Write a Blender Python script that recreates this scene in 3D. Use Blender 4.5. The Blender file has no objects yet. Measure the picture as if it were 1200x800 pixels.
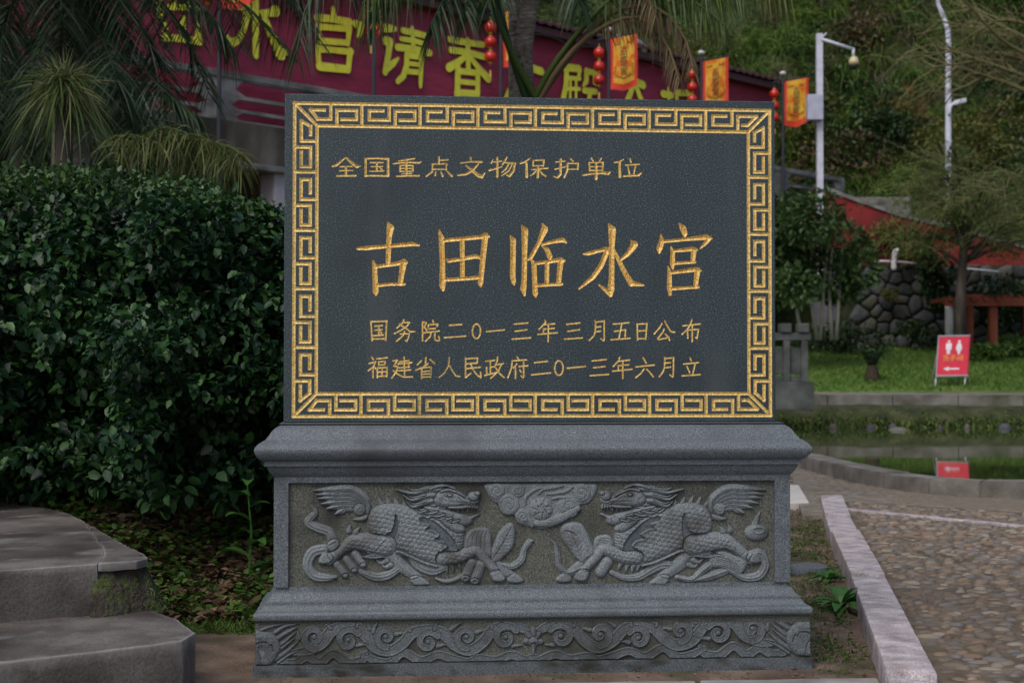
import bpy, bmesh, math, random
import numpy as np
from mathutils import Vector, Matrix
from mathutils.geometry import delaunay_2d_cdt
R = math.radians
random.seed(7); rng = np.random.default_rng(7)
SC = bpy.context.scene; COL = SC.collection

# ------------------------------------------------------------------ camera
FPX = 1667.0
CAM = Vector((-0.4929, -5.1607, 1.0619)); YAW, PIT, ROLL = -0.0804, 0.0205, 0.0008
_fx = Vector((math.cos(YAW), math.sin(YAW), 0))
_fw = Vector((-math.sin(YAW)*math.cos(PIT), math.cos(YAW)*math.cos(PIT), math.sin(PIT)))
_up = _fx.cross(_fw)
RT = _fx*math.cos(ROLL) + _up*math.sin(ROLL); UP = -_fx*math.sin(ROLL) + _up*math.cos(ROLL); FW = _fw
cd = bpy.data.cameras.new('camera'); co = bpy.data.objects.new('camera', cd); COL.objects.link(co)
M = Matrix((RT, UP, -FW)).transposed().to_4x4(); M.translation = CAM; co.matrix_world = M
cd.sensor_width = 36; cd.lens = 36*FPX/1200; cd.clip_end = 2000; cd.clip_start = .05
cd.dof.use_dof = True; cd.dof.focus_distance = 5.15; cd.dof.aperture_fstop = 5.0
SC.camera = co
# ------------------------------------------------------------------ light
SUN_EL, SUN_AZ = R(52), R(215)          # azimuth clockwise from +y
w = bpy.data.worlds.new('World'); SC.world = w; w.use_nodes = True
nt = w.node_tree; bg = nt.nodes['Background']
sky = nt.nodes.new('ShaderNodeTexSky'); sky.sky_type = 'NISHITA'; sky.sun_disc = False
sky.sun_elevation = SUN_EL; sky.sun_rotation = SUN_AZ; sky.dust_density = 3.0; sky.air_density = 1.0; sky.ozone_density = 1.0
nt.links.new(sky.outputs[0], bg.inputs[0]); bg.inputs[1].default_value = 0.09
sd = bpy.data.lights.new('sun', 'SUN'); sd.energy = 1.0; sd.angle = R(40); sd.color = (1, .95, .88)
so = bpy.data.objects.new('sun', sd); COL.objects.link(so)
sdir = Vector((math.sin(SUN_AZ)*math.cos(SUN_EL), math.cos(SUN_AZ)*math.cos(SUN_EL), math.sin(SUN_EL)))
so.rotation_euler = sdir.to_track_quat('Z', 'Y').to_euler(); so.location = (0, 0, 30)
SC.view_settings.view_transform = 'Standard'; SC.view_settings.look = 'None'; SC.view_settings.gamma = 1
SC.view_settings.exposure = 0.55

# ------------------------------------------------------------------ helpers
def P(px, py, D):                       # world point seen at a photo pixel at depth D
    return CAM + (FW + RT*((px-600)/FPX) + UP*((400-py)/FPX))*D
def ray(px, py): return FW + RT*((px-600)/FPX) + UP*((400-py)/FPX)
def PZ(px, py, z):
    r = ray(px, py); return CAM + r*((z-CAM.z)/r.z)
def PL(px, py, p0, n):
    r = ray(px, py); return CAM + r*((Vector(p0)-CAM).dot(n)/r.dot(n))
FH = Vector((-math.sin(YAW), math.cos(YAW), 0))
def C(Xc, D, z):                        # camera-heading frame on the ground plan
    v = CAM + _fx*Xc + FH*D; return Vector((v.x, v.y, z))
def Cn(Xc, D, z):
    return np.stack([CAM.x+_fx.x*Xc+FH.x*D, CAM.y+_fx.y*Xc+FH.y*D, z], -1)
def PYn(px, py, y):                     # vectorised hit on the plane y = const
    rx = FW.x+RT.x*(px-600)/FPX+UP.x*(400-py)/FPX; ry = FW.y+RT.y*(px-600)/FPX+UP.y*(400-py)/FPX; rz = FW.z+RT.z*(px-600)/FPX+UP.z*(400-py)/FPX
    t = (y-CAM.y)/ry; return CAM.x+rx*t, CAM.z+rz*t

WL = {}
def tag(o, label=None, cat=None, group=None, kind=None):
    if label: o['label'] = label
    if cat: o['category'] = cat
    if group: o['group'] = group
    if kind: o['kind'] = kind
    return o
def empty(name, loc=(0, 0, 0), label=None, cat=None, group=None, kind=None):
    o = bpy.data.objects.new(name, None); COL.objects.link(o); o.location = loc; o.empty_display_size = .1
    WL[o.name] = Vector(loc); return tag(o, label, cat, group, kind)
def link(name, me, mat, parent=None, smooth=False):
    if mat is not None: me.materials.append(mat)
    if smooth: me.polygons.foreach_set('use_smooth', [True]*len(me.polygons))
    o = bpy.data.objects.new(name, me); COL.objects.link(o)
    if parent is not None:
        o.parent = parent; o.matrix_parent_inverse = Matrix.Translation(-WL.get(parent.name, Vector((0, 0, 0))))
    return o
def mk(name, V, F, mat, parent=None, smooth=False):
    me = bpy.data.meshes.new(name); me.from_pydata([tuple(v) for v in V], [], F); me.update()
    return link(name, me, mat, parent, smooth)
def mknp(name, V, F, mat, parent=None, smooth=False):
    V = np.asarray(V, np.float32).reshape(-1, 3); F = np.asarray(F, np.int32); k = F.shape[1]
    me = bpy.data.meshes.new(name); me.vertices.add(len(V)); me.vertices.foreach_set('co', V.ravel())
    me.loops.add(F.size); me.loops.foreach_set('vertex_index', F.ravel())
    me.polygons.add(len(F)); me.polygons.foreach_set('loop_start', np.arange(0, F.size, k, dtype=np.int32))
    me.update(calc_edges=True)
    return link(name, me, mat, parent, smooth)
def copy_tree(root, loc, rz=0, **kw):
    r = root.copy(); COL.objects.link(r); r.location = loc; r.rotation_euler = (0, 0, rz)
    tag(r, **kw)
    def rec(src, dst):
        for ch in list(src.children):
            c = ch.copy(); COL.objects.link(c); c.parent = dst; rec(ch, c)
    rec(root, r); return r

class MB:
    def __init__(s): s.v = []; s.f = []
    def box(s, o, a, b, c):             # corner, three edge vectors
        o, a, b, c = map(Vector, (o, a, b, c)); n = len(s.v)
        if a.cross(b).dot(c) < 0: a, b = b, a
        s.v += [o, o+a, o+a+b, o+b, o+c, o+a+c, o+a+b+c, o+b+c]
        s.f += [tuple(n+i for i in q) for q in ((0, 3, 2, 1), (4, 5, 6, 7), (0, 1, 5, 4), (1, 2, 6, 5), (2, 3, 7, 6), (3, 0, 4, 7))]; return s
    def cbox(s, x0, x1, y0, y1, z0, z1): return s.box((x0, y0, z0), (x1-x0, 0, 0), (0, y1-y0, 0), (0, 0, z1-z0))
    def tube(s, pts, rad, n=8, cap=True):
        pts = [Vector(p) for p in pts]
        if not hasattr(rad, '__len__'): rad = [rad]*len(pts)
        base = len(s.v); ref = None
        for i, p in enumerate(pts):
            d = (pts[min(i+1, len(pts)-1)]-pts[max(i-1, 0)]).normalized()
            if ref is None: ref = d.orthogonal().normalized()
            ref = (ref-d*ref.dot(d)).normalized(); bn = d.cross(ref)
            for k in range(n):
                a = 2*math.pi*k/n; s.v.append(p+(ref*math.cos(a)+bn*math.sin(a))*rad[i])
        for i in range(len(pts)-1):
            for k in range(n):
                a = base+i*n+k; b = base+i*n+(k+1) % n; s.f.append((a, b, b+n, a+n))
        if cap:
            s.f.append(tuple(base+k for k in reversed(range(n)))); s.f.append(tuple(base+(len(pts)-1)*n+k for k in range(n)))
        return s
    def prism(s, pts, ext):             # planar polygon extruded along ext
        pts = [Vector(p) for p in pts]; ext = Vector(ext); n = len(s.v); k = len(pts)
        nn = Vector((0, 0, 0))
        for i in range(k): nn += pts[i].cross(pts[(i+1) % k])
        if nn.dot(ext) > 0: pts.reverse()
        s.v += pts+[p+ext for p in pts]
        s.f.append(tuple(range(n, n+k))); s.f.append(tuple(range(n+2*k-1, n+k-1, -1)))
        for i in range(k): j = (i+1) % k; s.f.append((n+i, n+k+i, n+k+j, n+j))
        return s
    def lathe(s, c, prof, n=16, axis=(0, 0, 1)):
        c = Vector(c); ax = Vector(axis).normalized(); u = ax.orthogonal().normalized(); v = ax.cross(u); b = len(s.v)
        for r, z in prof:
            for k in range(n): a = 2*math.pi*k/n; s.v.append(c+ax*z+(u*math.cos(a)+v*math.sin(a))*r)
        for i in range(len(prof)-1):
            for k in range(n):
                p = b+i*n+k; q = b+i*n+(k+1) % n; s.f.append((p, q, q+n, p+n))
        s.f.append(tuple(b+k for k in reversed(range(n)))); s.f.append(tuple(b+(len(prof)-1)*n+k for k in range(n)))
        return s
    def build(s, name, mat, parent=None, smooth=False, bev=0):
        me = bpy.data.meshes.new(name); me.from_pydata([tuple(v) for v in s.v], [], s.f); me.update()
        if bev:
            bm = bmesh.new(); bm.from_mesh(me)
            es = [e for e in bm.edges if len(e.link_faces) == 2 and e.calc_face_angle(0) > .6]
            bmesh.ops.bevel(bm, geom=es, offset=bev, segments=2, affect='EDGES', profile=.6); bm.to_mesh(me); bm.free()
        return link(name, me, mat, parent, smooth)

def rn(V): V = np.asarray(V, float); return V/np.maximum(np.linalg.norm(V, axis=-1, keepdims=True), 1e-9)
def leaf_np(Cc, Dr, L, kind='ovate', wid=1.0, updir=None):
    n = len(Cc); Dr = rn(Dr)
    up = np.array([0, 0, 1.0]) if updir is None else updir
    up = up+rng.normal(0, .45, (n, 3)); s = rn(np.cross(Dr, up)); nn = np.cross(s, Dr)
    if kind == 'ovate':
        T = np.array([(0, 0, 0), (.3, .27, .07), (.68, .22, .05), (1, 0, -.08), (.68, -.22, .05), (.3, -.27, .07), (.5, 0, -.02)])
        F = np.array([(0, 6, 1), (1, 6, 2), (2, 6, 3), (3, 6, 4), (4, 6, 5), (5, 6, 0)])
    else:
        T = np.array([(0, 0, 0), (.5, .3, .06), (1, 0, -.05), (.5, -.3, .06)]); F = np.array([(0, 3, 1), (1, 3, 2)])
    T = T*np.array([1, wid, 1]); L = np.broadcast_to(np.asarray(L, float), (n,))[:, None, None]
    V = Cc[:, None, :]+L*(T[None, :, 0:1]*Dr[:, None, :]+T[None, :, 1:2]*s[:, None, :]+T[None, :, 2:3]*nn[:, None, :])
    Fa = (F[None]+(np.arange(n)*len(T))[:, None, None]).reshape(-1, 3)
    return V.reshape(-1, 3), Fa
def blade_np(Cc, Dr, L, W, droop, seg=3, side=None):
    n = len(Cc); Dr = rn(Dr); L = np.broadcast_to(np.asarray(L, float), (n,)); W = np.broadcast_to(np.asarray(W, float), (n,)); droop = np.broadcast_to(np.asarray(droop, float), (n,))
    if side is None: side = rn(np.cross(Dr, rng.normal(0, 1, (n, 3))))
    t = np.linspace(0, 1, seg+1); V = np.zeros((n, seg+1, 2, 3))
    for i, q in enumerate(t):
        c = Cc+Dr*(L*q)[:, None]+np.array([0, 0, -1.0])*(L*droop*q*q)[:, None]
        wd = W*(.55+.9*q if q < .4 else .91*(1-q)/.6+.04)*.5
        V[:, i, 0] = c-side*wd[:, None]; V[:, i, 1] = c+side*wd[:, None]
    F = [(2*i, 2*i+1, 2*i+3, 2*i+2) for i in range(seg)]
    Fa = (np.array(F)[None]+(np.arange(n)*(seg+1)*2)[:, None, None]).reshape(-1, 4)
    return V.reshape(-1, 3), Fa
def joinnp(parts):
    Vs, Fs, b = [], [], 0
    for V, F in parts: Vs.append(V); Fs.append(F+b); b += len(V)
    return np.concatenate(Vs), np.concatenate(Fs)
def tri2(F): return np.concatenate([F[:, [0, 1, 2]], F[:, [0, 2, 3]]]) if F.shape[1] == 4 else F
def spline(pts, n):                     # catmull-rom through vectors
    pts = [np.array(p, float) for p in pts]; pts = [2*pts[0]-pts[1]]+pts+[2*pts[-1]-pts[-2]]; out = []
    m = len(pts)-3
    for k in range(n):
        u = k/(n-1)*m; i = min(int(u), m-1); t = u-i; a, b, c, d = pts[i:i+4]
        out.append(.5*((2*b)+(c-a)*t+(2*a-5*b+4*c-d)*t*t+(3*b-a-3*c+d)*t**3))
    return np.array(out)
def vnoise(x, y, seed=0):               # smooth value noise
    x = np.asarray(x, float); y = np.asarray(y, float)
    xi = np.floor(x).astype(np.int64); yi = np.floor(y).astype(np.int64); fx = x-xi; fy = y-yi
    fx = fx*fx*(3-2*fx); fy = fy*fy*(3-2*fy)
    def h(a, b):
        n = (a*374761393+b*668265263+seed*1442695041) & 0xffffffff; n = ((n ^ (n >> 13))*1274126177) & 0xffffffff
        return ((n ^ (n >> 16)) & 0xffff)/65535.0
    return (h(xi, yi)*(1-fx)+h(xi+1, yi)*fx)*(1-fy)+(h(xi, yi+1)*(1-fx)+h(xi+1, yi+1)*fx)*fy
def fbm(x, y, seed=0, o=4): return sum(vnoise(x*2**k, y*2**k, seed+k)/2**k for k in range(o))/sum(.5**k for k in range(o))

# ------------------------------------------------------------------ materials
def mat(name, cols, scale=5, detail=6, rough=.8, bump=0.0, bscale=None, bdist=.01, fine=None, stain=None, metallic=0, rand=0, island=0, trans=0, spec=.5, coat=0, stretch=None, wear=None):
    """cols: ramp [(pos, rgb)...] driven by noise.  fine: (scale, amount) grain.  stain: (rgb, scale, lo, hi) patches."""
    m = bpy.data.materials.new(name); m.use_nodes = True; N = m.node_tree.nodes; L = m.node_tree.links
    b = N['Principled BSDF']; b.inputs['Roughness'].default_value = rough; b.inputs['Metallic'].default_value = metallic
    b.inputs['Specular IOR Level'].default_value = spec
    if coat: b.inputs['Coat Weight'].default_value = coat
    tc = N.new('ShaderNodeTexCoord'); co_ = tc.outputs['Object']
    if stretch:
        mp = N.new('ShaderNodeMapping'); mp.inputs['Scale'].default_value = stretch; L.new(co_, mp.inputs[0]); co_ = mp.outputs[0]
    n1 = N.new('ShaderNodeTexNoise'); n1.inputs['Scale'].default_value = scale; n1.inputs['Detail'].default_value = detail; L.new(co_, n1.inputs['Vector'])
    fac = n1.outputs[0]
    if island or rand:
        src = N.new('ShaderNodeNewGeometry').outputs['Random Per Island'] if island else N.new('ShaderNodeObjectInfo').outputs['Random']
        k = island or rand; mx = N.new('ShaderNodeMix'); mx.data_type = 'FLOAT'; mx.inputs[0].default_value = k
        L.new(fac, mx.inputs[2]); L.new(src, mx.inputs[3]); fac = mx.outputs[0]
    r = N.new('ShaderNodeValToRGB'); e = r.color_ramp.elements
    while len(e) < len(cols): e.new(.5)
    for q, (p, c) in zip(e, cols): q.position = p; q.color = (*c, 1)
    L.new(fac, r.inputs[0]); out = r.outputs[0]
    if fine:
        n2 = N.new('ShaderNodeTexNoise'); n2.inputs['Scale'].default_value = fine[0]; n2.inputs['Detail'].default_value = 2; L.new(tc.outputs['Object'], n2.inputs['Vector'])
        mr = N.new('ShaderNodeMapRange'); mr.inputs[1].default_value = .3; mr.inputs[2].default_value = .7; mr.inputs[3].default_value = 1-fine[1]; mr.inputs[4].default_value = 1+fine[1]
        L.new(n2.outputs[0], mr.inputs[0]); mm = N.new('ShaderNodeVectorMath'); mm.operation = 'SCALE'; L.new(out, mm.inputs[0]); L.new(mr.outputs[0], mm.inputs[3]); out = mm.outputs[0]
    for st in (stain or []):
        c, sc, lo, hi = st[:4]
        n3 = N.new('ShaderNodeTexNoise'); n3.inputs['Scale'].default_value = sc; n3.inputs['Detail'].default_value = 7
        if len(st) > 4:
            mp = N.new('ShaderNodeMapping'); mp.inputs['Scale'].default_value = st[4]; L.new(tc.outputs['Object'], mp.inputs[0]); L.new(mp.outputs[0], n3.inputs['Vector'])
        else: L.new(tc.outputs['Object'], n3.inputs['Vector'])
        mr = N.new('ShaderNodeMapRange'); mr.inputs[1].default_value = lo; mr.inputs[2].default_value = hi; L.new(n3.outputs[0], mr.inputs[0])
        mx = N.new('ShaderNodeMix'); mx.data_type = 'RGBA'; L.new(mr.outputs[0], mx.inputs[0]); L.new(out, mx.inputs[6]); mx.inputs[7].default_value = (*c, 1); out = mx.outputs[2]
    if wear:                            # worn pale arrises
        ge = N.new('ShaderNodeNewGeometry'); mr = N.new('ShaderNodeMapRange'); mr.inputs[1].default_value = wear[1]; mr.inputs[2].default_value = wear[2]; L.new(ge.outputs['Pointiness'], mr.inputs[0])
        mu = N.new('ShaderNodeMath'); mu.operation = 'MULTIPLY'; L.new(mr.outputs[0], mu.inputs[0]); L.new(n1.outputs[0], mu.inputs[1])
        mx = N.new('ShaderNodeMix'); mx.data_type = 'RGBA'; L.new(mu.outputs[0], mx.inputs[0]); L.new(out, mx.inputs[6]); mx.inputs[7].default_value = (*wear[0], 1); out = mx.outputs[2]
    L.new(out, b.inputs['Base Color'])
    if bump:
        n4 = N.new('ShaderNodeTexNoise'); n4.inputs['Scale'].default_value = bscale or scale*4; n4.inputs['Detail'].default_value = 5; L.new(co_, n4.inputs['Vector'])
        bp = N.new('ShaderNodeBump'); bp.inputs['Strength'].default_value = bump; bp.inputs['Distance'].default_value = bdist; L.new(n4.outputs[0], bp.inputs['Height']); L.new(bp.outputs[0], b.inputs['Normal'])
    if trans:
        t = N.new('ShaderNodeBsdfTranslucent'); L.new(out, t.inputs[0]); ms = N.new('ShaderNodeMixShader'); ms.inputs[0].default_value = trans
        o = N['Material Output']; L.new(b.outputs[0], ms.inputs[1]); L.new(t.outputs[0], ms.inputs[2]); L.new(ms.outputs[0], o.inputs[0])
    return m
def flat(name, c, rough=.6, metallic=0, **k):
    return mat(name, [(.3, tuple(x*.86 for x in c)), (.7, tuple(min(1, x*1.1) for x in c))], scale=6, rough=rough, metallic=metallic, **k)

GRAN = mat('grey_granite', [(.36, (.050, .062, .074)), (.5, (.098, .117, .134)), (.64, (.18, .205, .225))], scale=260, detail=3, rough=.62, bump=.25, bscale=300, bdist=.002,
           stain=[((.05, .06, .068), 3.5, .52, .8), ((.038, .042, .038), 1.3, .6, .85, (1, 1, 3))])
SLAB = mat('dark_polished_granite', [(.38, (.020, .030, .036)), (.5, (.036, .053, .062)), (.60, (.060, .082, .092)), (.69, (.15, .19, .20))], scale=190, detail=3, rough=.42, spec=.4, bump=.05, bscale=300, bdist=.001,
           stain=[((.026, .036, .043), 2.5, .5, .75), ((.066, .076, .082), 3.0, .54, .80, (1.6, 1, .22)), ((.09, .10, .10), 60, .70, .76)])
GOLD = mat('gold_paint', [(.34, (.46, .27, .06)), (.5, (.72, .48, .13)), (.66, (.92, .72, .30))], scale=150, detail=4, rough=.5, metallic=.1, bump=.35, bscale=240, bdist=.004,
           stain=[((.17, .15, .06), 4, .55, .74)])
GOLD2 = mat('gold_paint_deep', [(.34, (.46, .23, .045)), (.5, (.76, .46, .11)), (.66, (1.0, .76, .28))], scale=170, detail=4, rough=.45, metallic=.15, bump=.5, bscale=210, bdist=.005)
PANEL = mat('weathered_panel_stone', [(.35, (.045, .049, .041)), (.5, (.098, .103, .086)), (.66, (.165, .17, .145))], scale=180, detail=4, rough=.85, bump=.7, bscale=220, bdist=.004,
            stain=[((.026, .027, .024), 4.5, .5, .72), ((.06, .066, .042), 3, .55, .85)])
RELF = mat('carved_granite', [(.34, (.088, .104, .116)), (.5, (.16, .185, .20)), (.66, (.25, .28, .29))], scale=240, detail=3, rough=.7, bump=.3, bscale=260, bdist=.002,
           stain=[((.055, .057, .05), 7, .50, .72), ((.17, .19, .2), 11, .62, .75)])
CONC = mat('old_concrete', [(.3, (.045, .037, .031)), (.5, (.088, .075, .066)), (.72, (.16, .145, .135))], scale=3.2, detail=9, rough=.9, bump=.45, bscale=60, bdist=.006, fine=(120, .3),
           stain=[((.032, .026, .022), 2.2, .48, .64), ((.17, .158, .152), 6, .56, .72), ((.055, .065, .02), 3.3, .68, .78)], wear=((.50, .48, .46), .51, .57))
# ------------------------------------------------------------------ monument
P1, P2 = .106, .17
ZT, ZC, ZB0, ZB1, ZS, ZF = 2.06, .8738, .6676, .3003, .1938, .0402
WB, WC = .924, .9878
mon = empty('stone_monument', (0, .08, 0), 'dark granite inscribed tablet with gold characters on a carved grey stone pedestal', 'monument')

def px2t(px, py):
    x, z = PYn(np.array(px, float), np.array(py, float), 0.0); return float(x), float(z)
SEG = []                                # (ax,az,ra, bx,bz,rb, group)
SCALE = 1.8/575.3
def stroke(pts, T, g, wmul=1.0):
    q = []
    for x, y, w_ in pts:
        X, Y, s = T(x, y); a = px2t(X, Y); q.append((a[0], a[1], max(w_*s*wmul*SCALE*.5, .0012)))
    for a, b in zip(q, q[1:]): SEG.append((*a, *b, g))
def TZ(ox, oy, s): return lambda x, y: (ox+x/s, oy+y/s, 1/s)
def parse(s, T, g, w=None, wmul=1.0):
    for st in s.split('|'):
        pts = []
        for t in st.split():
            c = [float(k) for k in t.split(',')]; pts.append((c[0], c[1], c[2] if len(c) > 2 else w))
        stroke(pts, T, g, wmul)
TA = TZ(400, 250, 5.217); TB = TZ(620, 250, 5.217)
BIG = [
 [(TA, "100,215,18 150,212,27 290,200,22 430,187,28 475,195,12|285,60,16 300,88,46 292,140,32 285,300,30|193,290,12 203,320,30 207,420,32 210,478,36 212,498,12|215,325,22 290,315,22 375,300,32 398,300,18|380,298,42 370,360,34 360,430,30|215,440,22 300,432,20 385,432,18")],
 [(TA, "598,105,12 612,150,34 618,300,32 618,440,38 622,468,18|625,165,24 740,155,24 850,145,26 880,133,34 903,142,14|880,135,38 868,250,34 855,380,32 850,425,34 852,445,14|738,170,30 740,280,28 740,380,30|642,278,8 655,290,24 740,278,22 820,262,28 850,272,18|635,405,24 740,400,22 850,390,26")],
 [(TA, "1033,138,10 1050,165,36 1050,250,34 1047,380,34 1052,415,32 1056,435,10|1103,75,12 1122,105,42 1120,250,32 1118,400,32 1112,460,38 1120,500,14"),
  (TB, "82,65,12 95,95,44 60,180,26 10,270,26 -15,290,6|80,190,16 150,172,24 205,162,30 228,180,10|78,198,8 110,222,30 126,262,34 130,285,10|10,275,10 30,310,30 35,440,32 38,490,34 40,510,12|40,305,22 120,295,22 190,282,30 213,290,18|195,287,38 185,360,32 180,430,30|110,305,28 108,430,28|45,440,22 120,436,20 200,432,18")],
 [(TB, "488,65,14 508,100,48 506,200,34 504,400,34 500,465,44 498,503,20|498,495,30 465,465,26 425,435,8|330,248,8 362,245,26 430,228,20 470,217,30|480,222,34 440,320,32 390,390,30 305,460,12|645,190,46 600,250,30 560,285,14|625,170,14 645,190,40|515,215,14 545,280,26 590,370,32 625,428,38 700,438,12")],
 [(TB, "918,62,10 940,90,40 952,125,34 950,145,10|805,130,10 812,165,34 797,215,38 795,242,12|825,172,20 960,158,22 1085,145,34 1115,153,14|1100,155,30 1070,190,22 1045,215,8|868,205,10 878,240,28 876,310,32 878,340,12|885,230,20 1000,217,28 1028,222,12|1008,222,36 1000,295,28|880,305,22 1015,298,16|848,325,10 858,360,28 858,450,32 862,495,20|870,362,20 1020,342,30 1048,350,14|1030,348,38 1022,400,32 1018,450,28|870,460,22 1035,450,18")],
]
TC = TZ(380, 170, 6.316); TD = TZ(570, 170, 6.316)
ROW1 = [
 (TC, "160,90,8 130,115,14 90,148,18 60,158,12|160,92,12 195,125,20 240,158,26 268,155,8|115,160,12 160,157,13 205,157,12|112,190,10 160,187,11 210,187,10|160,160,18 160,225,18|92,228,12 160,226,14 232,226,14"),
 (TC, "305,100,16 305,228,18|305,100,14 390,97,13 475,103,16|472,100,16 472,228,20|305,226,14 390,226,13 475,228,14|340,130,10 435,128,12|345,160,9 430,158,10|335,193,9 440,191,11|388,130,14 388,190,12|412,168,8 426,180,11"),
 (TC, "550,117,8 610,108,13 668,100,9|510,138,10 560,130,13 640,127,14 700,130,16 716,124,8|560,150,13 560,195,12|560,150,11 655,150,11|655,150,13 655,195,12|560,172,9 655,172,9|560,193,10 655,193,10|608,108,16 608,225,16|572,211,8 648,209,8|535,230,12 620,226,13 700,226,14"),
 (TC, "848,88,14 848,140,12|850,112,10 915,108,14|800,140,12 800,180,12|800,140,11 905,138,11|905,138,13 900,180,12|800,178,10 905,178,10|800,195,14 755,230,11|825,195,8 820,225,14|862,195,8 875,228,16|905,190,10 945,230,16"),
 (TC, "1082,92,14 1088,118,12|1008,132,12 1080,122,13 1165,124,16|1140,140,10 1100,185,18 1050,215,16 990,222,15|1048,150,10 1090,185,18 1140,225,28 1165,235,24 1190,205,6"),
 (TD, "50,105,7 35,135,10|80,92,14 80,232,18|50,125,10 112,118,10|20,187,14 60,177,12 115,160,7|150,92,13 118,145,12|130,128,10 215,135,14|210,135,16 200,190,18 170,228,20 148,220,8|165,140,12 140,180,12 112,205,7|190,140,12 165,190,12 112,228,7"),
 (TD, "250,135,14 285,125,13 322,98,7|295,135,18 298,235,20|345,115,12 345,155,11|345,113,10 425,110,12|425,112,14 420,155,12|345,153,10 422,152,10|335,182,10 400,175,12 455,170,12|382,155,14 380,238,18|372,185,10 350,210,10 325,226,7|390,185,10 415,215,14 440,230,12"),
 (TD, "512,125,10 580,118,12|550,105,16 548,215,18 525,240,16 498,232,8|508,178,12 585,160,9|625,103,14 642,120,9|600,135,11 680,135,12|678,135,13 675,180,12|600,178,10 678,178,10|600,135,13 598,190,14 575,240,11"),
 (TD, "778,98,14 790,120,9|850,98,12 835,120,10|760,130,12 765,190,12|760,130,10 860,128,12|862,128,14 858,190,12|762,160,9 860,158,9|762,188,10 860,186,10|812,130,14 812,250,20|715,222,14 780,212,14 860,206,18 900,210,24 917,200,8"),
 (TD, "948,128,12 985,122,12 1015,106,7|985,130,18 988,235,20|1062,103,14 1070,128,10|1030,148,10 1130,142,12|1048,162,9 1058,212,14|1102,155,12 1090,216,13|1015,230,12 1090,225,14 1125,222,20 1148,206,7"),
]
ZA, ZB, ZD, ZE = TZ(425, 370, 10), TZ(525, 370, 10), TZ(620, 370, 10), TZ(720, 370, 10)
def oval(cx, cy, rx, ry): return ' '.join('%.0f,%.0f' % (cx+rx*math.cos(a), cy+ry*math.sin(a)) for a in [k*math.pi/7 for k in range(15)])
ROW3 = [
 (ZA, "95,60 110,290|100,65 285,60|280,55 268,285|105,268 265,265|140,118 230,110|145,165 225,158|125,230 240,222|188,115 188,225|205,180 222,203"),
 (ZA, "480,45 470,75 400,140|480,75 550,75 520,115 450,165 370,205|430,95 500,140 560,185 610,182|440,210 545,205 535,250 515,295 500,285|490,180 470,230 395,295"),
 (ZA, "700,70 700,290|705,70 745,75 720,130 750,160 745,190 715,200|820,50 830,75|765,130 770,100 880,95 870,120|775,150 850,145|755,190 895,175|800,190 790,240 735,295|845,185 845,270 870,290 900,285 890,240"),
 (ZB, "15,108 160,98|-45,252 205,235"), (ZB, oval(332, 178, 48, 86)), (ZB, "450,182 660,162"), (ZB, "775,95 935,80|785,178 925,160|750,270 965,255"),
 (ZD, "185,50 195,70 150,120 115,155|175,100 300,90|165,155 295,143|170,150 165,205|100,215 330,195|225,95 222,300"),
 (ZD, "440,97 595,80|455,178 590,160|415,270 625,255"),
 (ZD, "770,55 780,70 775,170 760,230 705,285|780,70 880,60|880,55 878,280 870,290 840,265|785,130 840,125|780,185 840,175"),
 (ZD, "985,95 1170,78|1085,95 1050,270|1000,180 1130,160 1120,265|960,277 1180,260"),
 (ZE, "265,90 270,280|268,95 380,90|380,85 365,270|275,175 370,170|270,265 365,262"),
 (ZE, "555,90 530,135 465,210|590,60 610,100 660,185 705,190|580,150 570,185 505,265 520,275 640,250|595,210 630,245 645,285"),
 (ZE, "905,45 890,100 850,160 790,215|800,115 1005,92|855,165 860,260|860,165 985,155 965,265 950,250|912,110 910,300"),
]
ROW4 = [
 (ZA, "105,480 125,510|75,555 150,535 125,590 65,640|120,590 120,720|140,600 155,620|165,500 285,488|185,535 190,575|185,535 262,530 258,570|188,572 258,568|170,605 170,720|175,608 285,600 280,710|175,655 280,650|175,705 280,700|225,605 225,700"),
 (ZA, "355,525 405,515 365,585 410,590 390,655 340,725|360,640 410,680 470,712 580,712|425,535 540,520 535,600|410,560 575,545|425,605 545,595|410,640 560,630|485,480 490,690"),
 (ZA, "740,485 735,560|690,520 640,570|790,510 845,555|765,555 700,600 620,635|690,610 690,730|695,605 800,595 795,720|695,650 795,640|695,680 795,675|695,715 795,710"),
 (ZA, "1015,485 1005,580 960,660 895,718|1010,570 1050,640 1090,700 1135,708"),
 (ZB, "205,490 205,720 265,670|205,500 345,492 340,550|208,558 340,550|210,615 380,598|265,560 300,640 350,700 385,720 380,660"),
 (ZB, "440,530 545,518|495,530 495,680|500,600 545,592|450,600 455,690|430,695 560,660|580,480 575,530 545,590|560,570 650,555|625,560 590,640 500,728|555,600 600,670 655,718"),
 (ZB, "810,480 830,510|750,530 745,600 700,722|750,525 920,512|805,560 765,610|790,600 790,730|830,590 935,582|885,540 885,710 875,722 855,700|840,630 855,655"),
 (ZD, "65,545 215,530|30,688 250,665"), (ZD, oval(348, 608, 50, 86)), (ZD, "445,610 660,590"), (ZD, "740,525 905,508|755,605 890,590|715,698 930,682"),
 (ZE, "60,485 50,520 -15,590|50,528 175,515|40,580 165,570|45,580 45,635|-25,645 205,622|97,525 97,730"),
 (ZE, "335,490 372,550|250,595 465,573|345,620 310,670 250,720|375,620 420,665 455,712"),
 (ZE, "585,485 590,500 585,600 570,650 525,710|590,497 695,488|692,485 688,700 680,715 650,690|595,550 655,545|590,605 655,598"),
 (ZE, "885,490 900,525|810,562 985,545|850,590 880,660|945,560 915,690|790,700 1005,685"),
]
g = 1
for parts in BIG:
    for T, s in parts: parse(s, T, g)
    g += 1
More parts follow.
